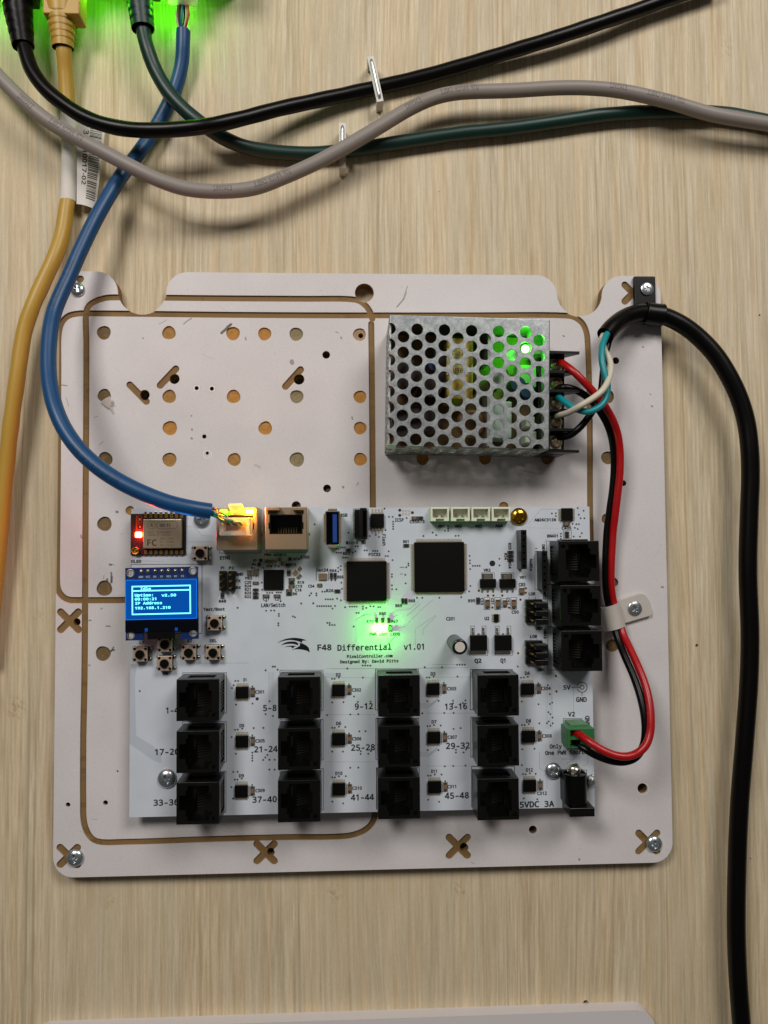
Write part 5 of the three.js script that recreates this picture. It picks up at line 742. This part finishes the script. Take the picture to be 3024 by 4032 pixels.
{
  const mat = printMat('#0d4675', '#03121f', '24AWG 75 C EIA/TIA-568', false, 0.4);
  const o = cable('network_cable', 'blue network cable looping down to the lit network socket', [[A1, 1188, 195, 8], [A1, 1186, 300, 7], [A1, 1176, 420, 5.5], [A1, 1140, 560, 4.5], [A1, 1080, 700, 4.5], [A1, 990, 860, 5], [A1, 900, 990, 6.5], [A1, 800, 1120, 9], [A1, 710, 1260, 12], [A1, 630, 1400, 15], [A1, 565, 1530, 17], [A1, 500, 1670, 19], [A4, 232, 90, 21], [A4, 172, 220, 23], [A4, 125, 340, 25], [A4, 95, 480, 28], [A4, 80, 640, 31], [A4, 80, 800, 34], [A4, 98, 950, 37], [A4, 140, 1110, 40], [A4, 210, 1260, 42], [A4, 320, 1410, 44], [A4, 460, 1540, 45], [A4, 640, 1658, 45.5], [A4, 850, 1758, 45.5], [T1, 800, 82, 45], [T1, 1130, 158, 44], [T1, 1395, 200, 42]], 3.0, mat, { anchor: 3, n: 260, u: 0.085 });
  // bared strands into the clear plug at the lower end
  const cols = [m.cream, m.orange, m.greenWire, m.cream, m.brownWire, m.cyan, m.cream, m.greenWire];
  cols.forEach((cm, i) => addTube(o, 'strand', [[T1, 1385, 150 + i * 14, 42], [T1, 1455 + (i % 3) * 6, 150 + i * 18, 41 + (i % 2) * 2], [T2, 190 + i * 22, 230 + (i % 4) * 40, 39 - i * 0.3], [T2, 270 + i * 30, 330 + (i % 2) * 16, 35], [T2, 320 + i * 36, 400, 29], [T2, 325 + i * 36, 440, 25]], 0.48, cm, 30, 8));
  const z = 24; const r = rect(T2, 245, 300, 745, 560, (onBoard(14.5 * mm) / mm + 3) * mm);
  const body = cut(new RoundedBoxGeometry(11.6 * mm, r.h, 20 * mm, 2, 0.4 * mm), [new THREE.BoxGeometry(9 * mm, r.h * 0.5, 9 * mm).translate(0, 0, 8 * mm)]);
  sub(o, 'clear_plug', body, m.clear, r.x - o.position.x, r.y - o.position.y, 26 * mm);
  const lt = rect(T2, 400, 82, 560, 245, 34 * mm); const latch = sub(o, 'plug_latch', rbox(5.2 * mm, 1.1 * mm, 12 * mm, 0.3 * mm), m.clear, lt.x - o.position.x, lt.y - o.position.y - 0.5 * mm, 29 * mm); latch.rotation.x = -0.35;
  for (let i = 0; i < 8; i++) sub(o, 'plug_contact', box(0.35 * mm, 2.2 * mm, 3 * mm), m.gold, r.x - o.position.x + (i - 3.5) * 1.02 * mm, r.y - o.position.y - r.h * 0.32, 19 * mm);
  // strands at the upper end, going up to the switch
  [[1150, m.cream], [1165, m.brownWire], [1180, m.cyan], [1192, m.softBlack], [1204, m.cream], [1214, m.orange]].forEach(([x, cm], i) => addTube(o, 'strand', [[A1, 1180 + (i - 2.5) * 5, 205, 8], [A1, x + (i < 3 ? -4 : 4), 110, 9 + (i % 3)], [A1, x + (i < 3 ? 4 : 0), 10, 12], [A1, x, -50, 12]], 0.5, cm, 24, 8));
  plugBox(o, 'clear_plug', A1, 1085, -150, 1268, -12, 16, 5, m.clear);
}
// the switch the cables come from, just above the picture
{
  const a = at(A1, -300, -70, 0), b = at(A1, 1560, -70, 0), s = thing('network_switch', 'network switch with green port lights that the patch cables plug into', 'network switch', new THREE.Vector3((a.x + b.x) / 2, a.y, 0));
  sub(s, 'switch_case', rbox(b.x - a.x, 60 * mm, 26 * mm, 1.5 * mm), m.softBlack, 0, 30.5 * mm, 13.2 * mm);
  for (const [x, y, z, k] of [[238, -14, 8, 0.0008], [620, -40, 10, 0.0003], [1050, -20, 8, 0.0006], [-60, -30, 9, 0.0006]]) { const p = at(A1, x, y, z * mm); sub(s, 'port_light', rbox(2.4 * mm, 1.6 * mm, 1.6 * mm, 0.3 * mm), glow(0x40ff20, 30), p.x - s.position.x, p.y - s.position.y, z * mm); lamp(s, p.x - s.position.x, p.y - s.position.y, z * mm, 0x66ff14, k, 0.05); }
  const p = at(A1, 1105, 8, 9 * mm); sub(s, 'port_light', rbox(1.8 * mm, 2.2 * mm, 1.2 * mm, 0.3 * mm), glow(0x40ff20, 12), p.x - s.position.x, p.y - s.position.y, 9 * mm); lamp(s, p.x - s.position.x, p.y - s.position.y, 9 * mm, 0x66ff14, 0.0004, 0.04);
}
// mains cable with its three cores
{
  const o = cable('power_cable', 'thick black power cable bending round the corner of the white panel', [[A7, 508, 487, 21], [A7, 560, 425, 19], [A7, 650, 358, 15], [A7, 760, 325, 12.5], [A7, 850, 333, 11.5], [A7, 940, 355, 11], [A7, 1060, 415, 11], [A7, 1170, 500, 11], [A7, 1285, 622, 11.5], [A7, 1380, 770, 12], [A7, 1455, 930, 12], [A7, 1505, 1100, 12], [A7, 1530, 1300, 12], [A7, 1535, 1500, 11.5], [Q4, 1578, 0, 11], [Q4, 1572, 250, 10.5], [Q4, 1581, 530, 10], [Q4, 1577, 720, 10], [Q4, 1557, 1000, 10], [Q4, 1537, 1250, 9.5], [Q4, 1526, 1500, 9], [Q4, 1522, 1800, 9], [Q4, 1530, 2020, 9], [Q4, 1546, 2230, 9], [Q4, 1560, 2400, 9]], 3.7, m.black, { anchor: 3, n: 220 });
  addTube(o, 'teal_core', [[A7, 535, 455, 22], [A7, 515, 490, 23.5], [A7, 488, 560, 26], [A7, 484, 650, 28], [A7, 500, 740, 29], [A7, 524, 830, 29.5], [A7, 515, 920, 30], [A7, 470, 988, 31], [A7, 385, 1025, 31], [A7, 300, 1005, 29.5], [A7, 225, 958, 26], [A7, 175, 920, 22]], 1.35, m.cyan);
  addTube(o, 'white_core', [[A7, 520, 460, 20], [A7, 487, 500, 21], [A7, 500, 580, 22.5], [A7, 542, 670, 25], [A7, 540, 770, 29], [A7, 492, 870, 33], [A7, 420, 930, 34], [A7, 330, 985, 33], [A7, 250, 1030, 29], [A7, 165, 1056, 22]], 1.25, m.cream);
  addTube(o, 'black_core', [[A7, 545, 490, 19], [A7, 530, 540, 19], [A7, 505, 640, 20], [A7, 490, 780, 21], [A7, 478, 880, 22], [A7, 440, 985, 23], [A7, 385, 1070, 24], [A7, 320, 1145, 24], [A7, 250, 1195, 22], [A7, 175, 1205, 19]], 1.45, m.black);
}
// low voltage pair
cable('wire', 'red wire from the power supply looping to the green terminal', [[A7, 185, 668, 19], [A7, 215, 690, 23], [A7, 270, 730, 26], [A7, 340, 795, 27], [A7, 420, 880, 26], [A7, 495, 970, 25], [A7, 555, 1070, 23], [A7, 595, 1180, 20], [A7, 612, 1300, 18], [A7, 612, 1450, 17], [A7, 597, 1600, 16], [A7, 578, 1760, 14.5], [A7, 563, 1885, 13], [U7, 672, 130, 12], [U7, 700, 300, 11], [U7, 735, 420, 11], [U7, 775, 540, 13], [U7, 840, 680, 18], [U7, 908, 830, 23], [U7, 965, 980, 27], [U7, 1000, 1130, 30], [U7, 1013, 1280, 32], [U7, 1005, 1400, 33], [U7, 965, 1505, 34], [U7, 890, 1570, 34], [U7, 800, 1595, 34], [U7, 700, 1583, 33.5], [U7, 580, 1532, 32.5], [U7, 470, 1458, 30], [U7, 385, 1400, 25.5], [U7, 350, 1388, 21.5]], 1.55, m.red, { anchor: 14, n: 240, category: 'wire', part: 'insulation' });
cable('wire', 'black wire running beside the red one to the green terminal', [[A7, 165, 870, 19.5], [A7, 205, 855, 22.5], [A7, 260, 858, 23], [A7, 330, 888, 22.5], [A7, 400, 938, 21.5], [A7, 465, 1015, 20.5], [A7, 525, 1120, 19.5], [A7, 560, 1240, 17], [A7, 572, 1400, 15], [A7, 562, 1560, 14], [A7, 540, 1720, 13], [A7, 520, 1885, 12], [U7, 624, 130, 11.5], [U7, 652, 300, 11], [U7, 688, 430, 11], [U7, 728, 580, 13.5], [U7, 792, 740, 18.5], [U7, 862, 900, 23], [U7, 920, 1070, 27], [U7, 955, 1230, 29.5], [U7, 966, 1380, 30.5], [U7, 945, 1510, 30.5], [U7, 880, 1605, 30], [U7, 780, 1642, 29.5], [U7, 660, 1630, 29], [U7, 540, 1585, 28], [U7, 450, 1535, 27], [U7, 380, 1495, 24.5], [U7, 350, 1478, 21]], 1.5, m.black, { anchor: 14, n: 240, category: 'wire', part: 'insulation' });

// ---------------------------------------------------------------- clamps and staples
{
  const r = rect(A7, 716, 66, 866, 285, ZP + 2.4 * mm), o = thing('cable_clamp', 'black plastic clamp holding the power cable at the panel corner', 'cable clamp', new THREE.Vector3(r.x, r.y, ZP));
  sub(o, 'tab', rbox(r.w, r.h, 2.3 * mm, 0.5 * mm), m.softBlack, 0, 0, 1.2 * mm);
  const c = at(A7, 850, 338, 11.6 * mm), ring = new THREE.LatheGeometry([[3.75, -4], [4.7, -4], [4.9, -3.6], [4.7, -3.1], [4.7, 3.1], [4.9, 3.6], [4.7, 4], [3.75, 4], [3.75, -4]].map(([x, y]) => new THREE.Vector2(x * mm, y * mm)), 40).rotateZ(Math.PI / 2 - 0.12);
  sub(o, 'band', ring, m.softBlack, c.x - o.position.x, c.y - o.position.y, 11.7 * mm - ZP);
}
{
  const c = at(U7, 880, 318, ZP + 2 * mm), o = thing('cable_clamp', 'translucent white plastic clamp holding the red and black wires', 'cable clamp', new THREE.Vector3(c.x, c.y, ZP), undefined, 0.27);
  const tab = new THREE.Shape(); tab.moveTo(-8 * mm, -4.6 * mm); tab.lineTo(4.6 * mm, -4.6 * mm); tab.absarc(2.4 * mm, -2.4 * mm, 4 * mm, -0.6, 0.2, false); tab.absarc(2.4 * mm, 1.6 * mm, 4 * mm, 0.0, 1.2, false); tab.lineTo(-8 * mm, 5 * mm);
  sub(o, 'tab', new THREE.ExtrudeGeometry(tab, { depth: 1.5 * mm, bevelEnabled: true, bevelSize: 0.25 * mm, bevelThickness: 0.25 * mm, bevelSegments: 2 }), m.nylon, 0, 0, 0.3 * mm);
  const out = [], inn = []; for (let i = 0; i <= 20; i++) { const a = Math.PI * i / 20; out.push(new THREE.Vector2(Math.cos(a) * 4.6 * mm, Math.sin(a) * 4.1 * mm + 4.4 * mm)); inn.unshift(new THREE.Vector2(Math.cos(a) * 3.5 * mm, Math.sin(a) * 3.0 * mm + 4.4 * mm)); }
  const arch = prism([new THREE.Vector2(4.6 * mm, 0.2 * mm), ...out, new THREE.Vector2(-4.6 * mm, 0.2 * mm), new THREE.Vector2(-3.5 * mm, 0.2 * mm), ...inn, new THREE.Vector2(3.5 * mm, 0.2 * mm)], -5 * mm, 5 * mm).rotateX(Math.PI / 2);
  const p = at(U7, 692, 395, 13 * mm), dx = p.x - c.x, dy = p.y - c.y, k = Math.cos(0.27), s = Math.sin(0.27);
  sub(o, 'band', arch, m.nylon, dx * k + dy * s, -dx * s + dy * k, 0);
}
function staple(label, x0, y0, x1, y1, tall) {
  const a = at(A2, x0, y0, 9 * mm), b = at(A2, x1, y1, 9 * mm), L = a.distanceTo(b), o = thing('cable_staple', label, 'cable staple', new THREE.Vector3((a.x + b.x) / 2, (a.y + b.y) / 2, 0), undefined, Math.atan2(a.y - b.y, a.x - b.x) - Math.PI / 2);
  const w = 2.9 * mm, top = tall * mm, th = 1.1 * mm;
  sub(o, 'plastic_saddle', merged([moved(box(w, L, th), 0, 0, top - th / 2), moved(box(w, 1.6 * mm, top - th), 0, L / 2 - 0.8 * mm, (top - th) / 2), moved(box(w, 1.6 * mm, top - th), 0, -L / 2 + 0.8 * mm, (top - th) / 2)]), m.white);
  const wr = 0.62 * mm, h2 = L / 2 - 1.4 * mm;
  sub(o, 'metal_staple', sweep([[0, h2, top - 3 * mm], [0, h2, top - 0.4 * mm], [0, h2 - 0.8 * mm, top + 0.35 * mm], [0, 0, top + 0.4 * mm], [0, -h2 + 0.8 * mm, top + 0.35 * mm], [0, -h2, top - 0.4 * mm], [0, -h2, top - 3 * mm]].map((v) => new THREE.Vector3(...v)), wr, 60, 12), m.steel);
  return o;
}
staple('slanted white staple clipped over the black network cable', 742, 358, 806, 650, 8.2);
staple('upright white staple crossed by the grey cable', 560, 788, 560, 1078, 8.0);

renderer.render(scene, camera);
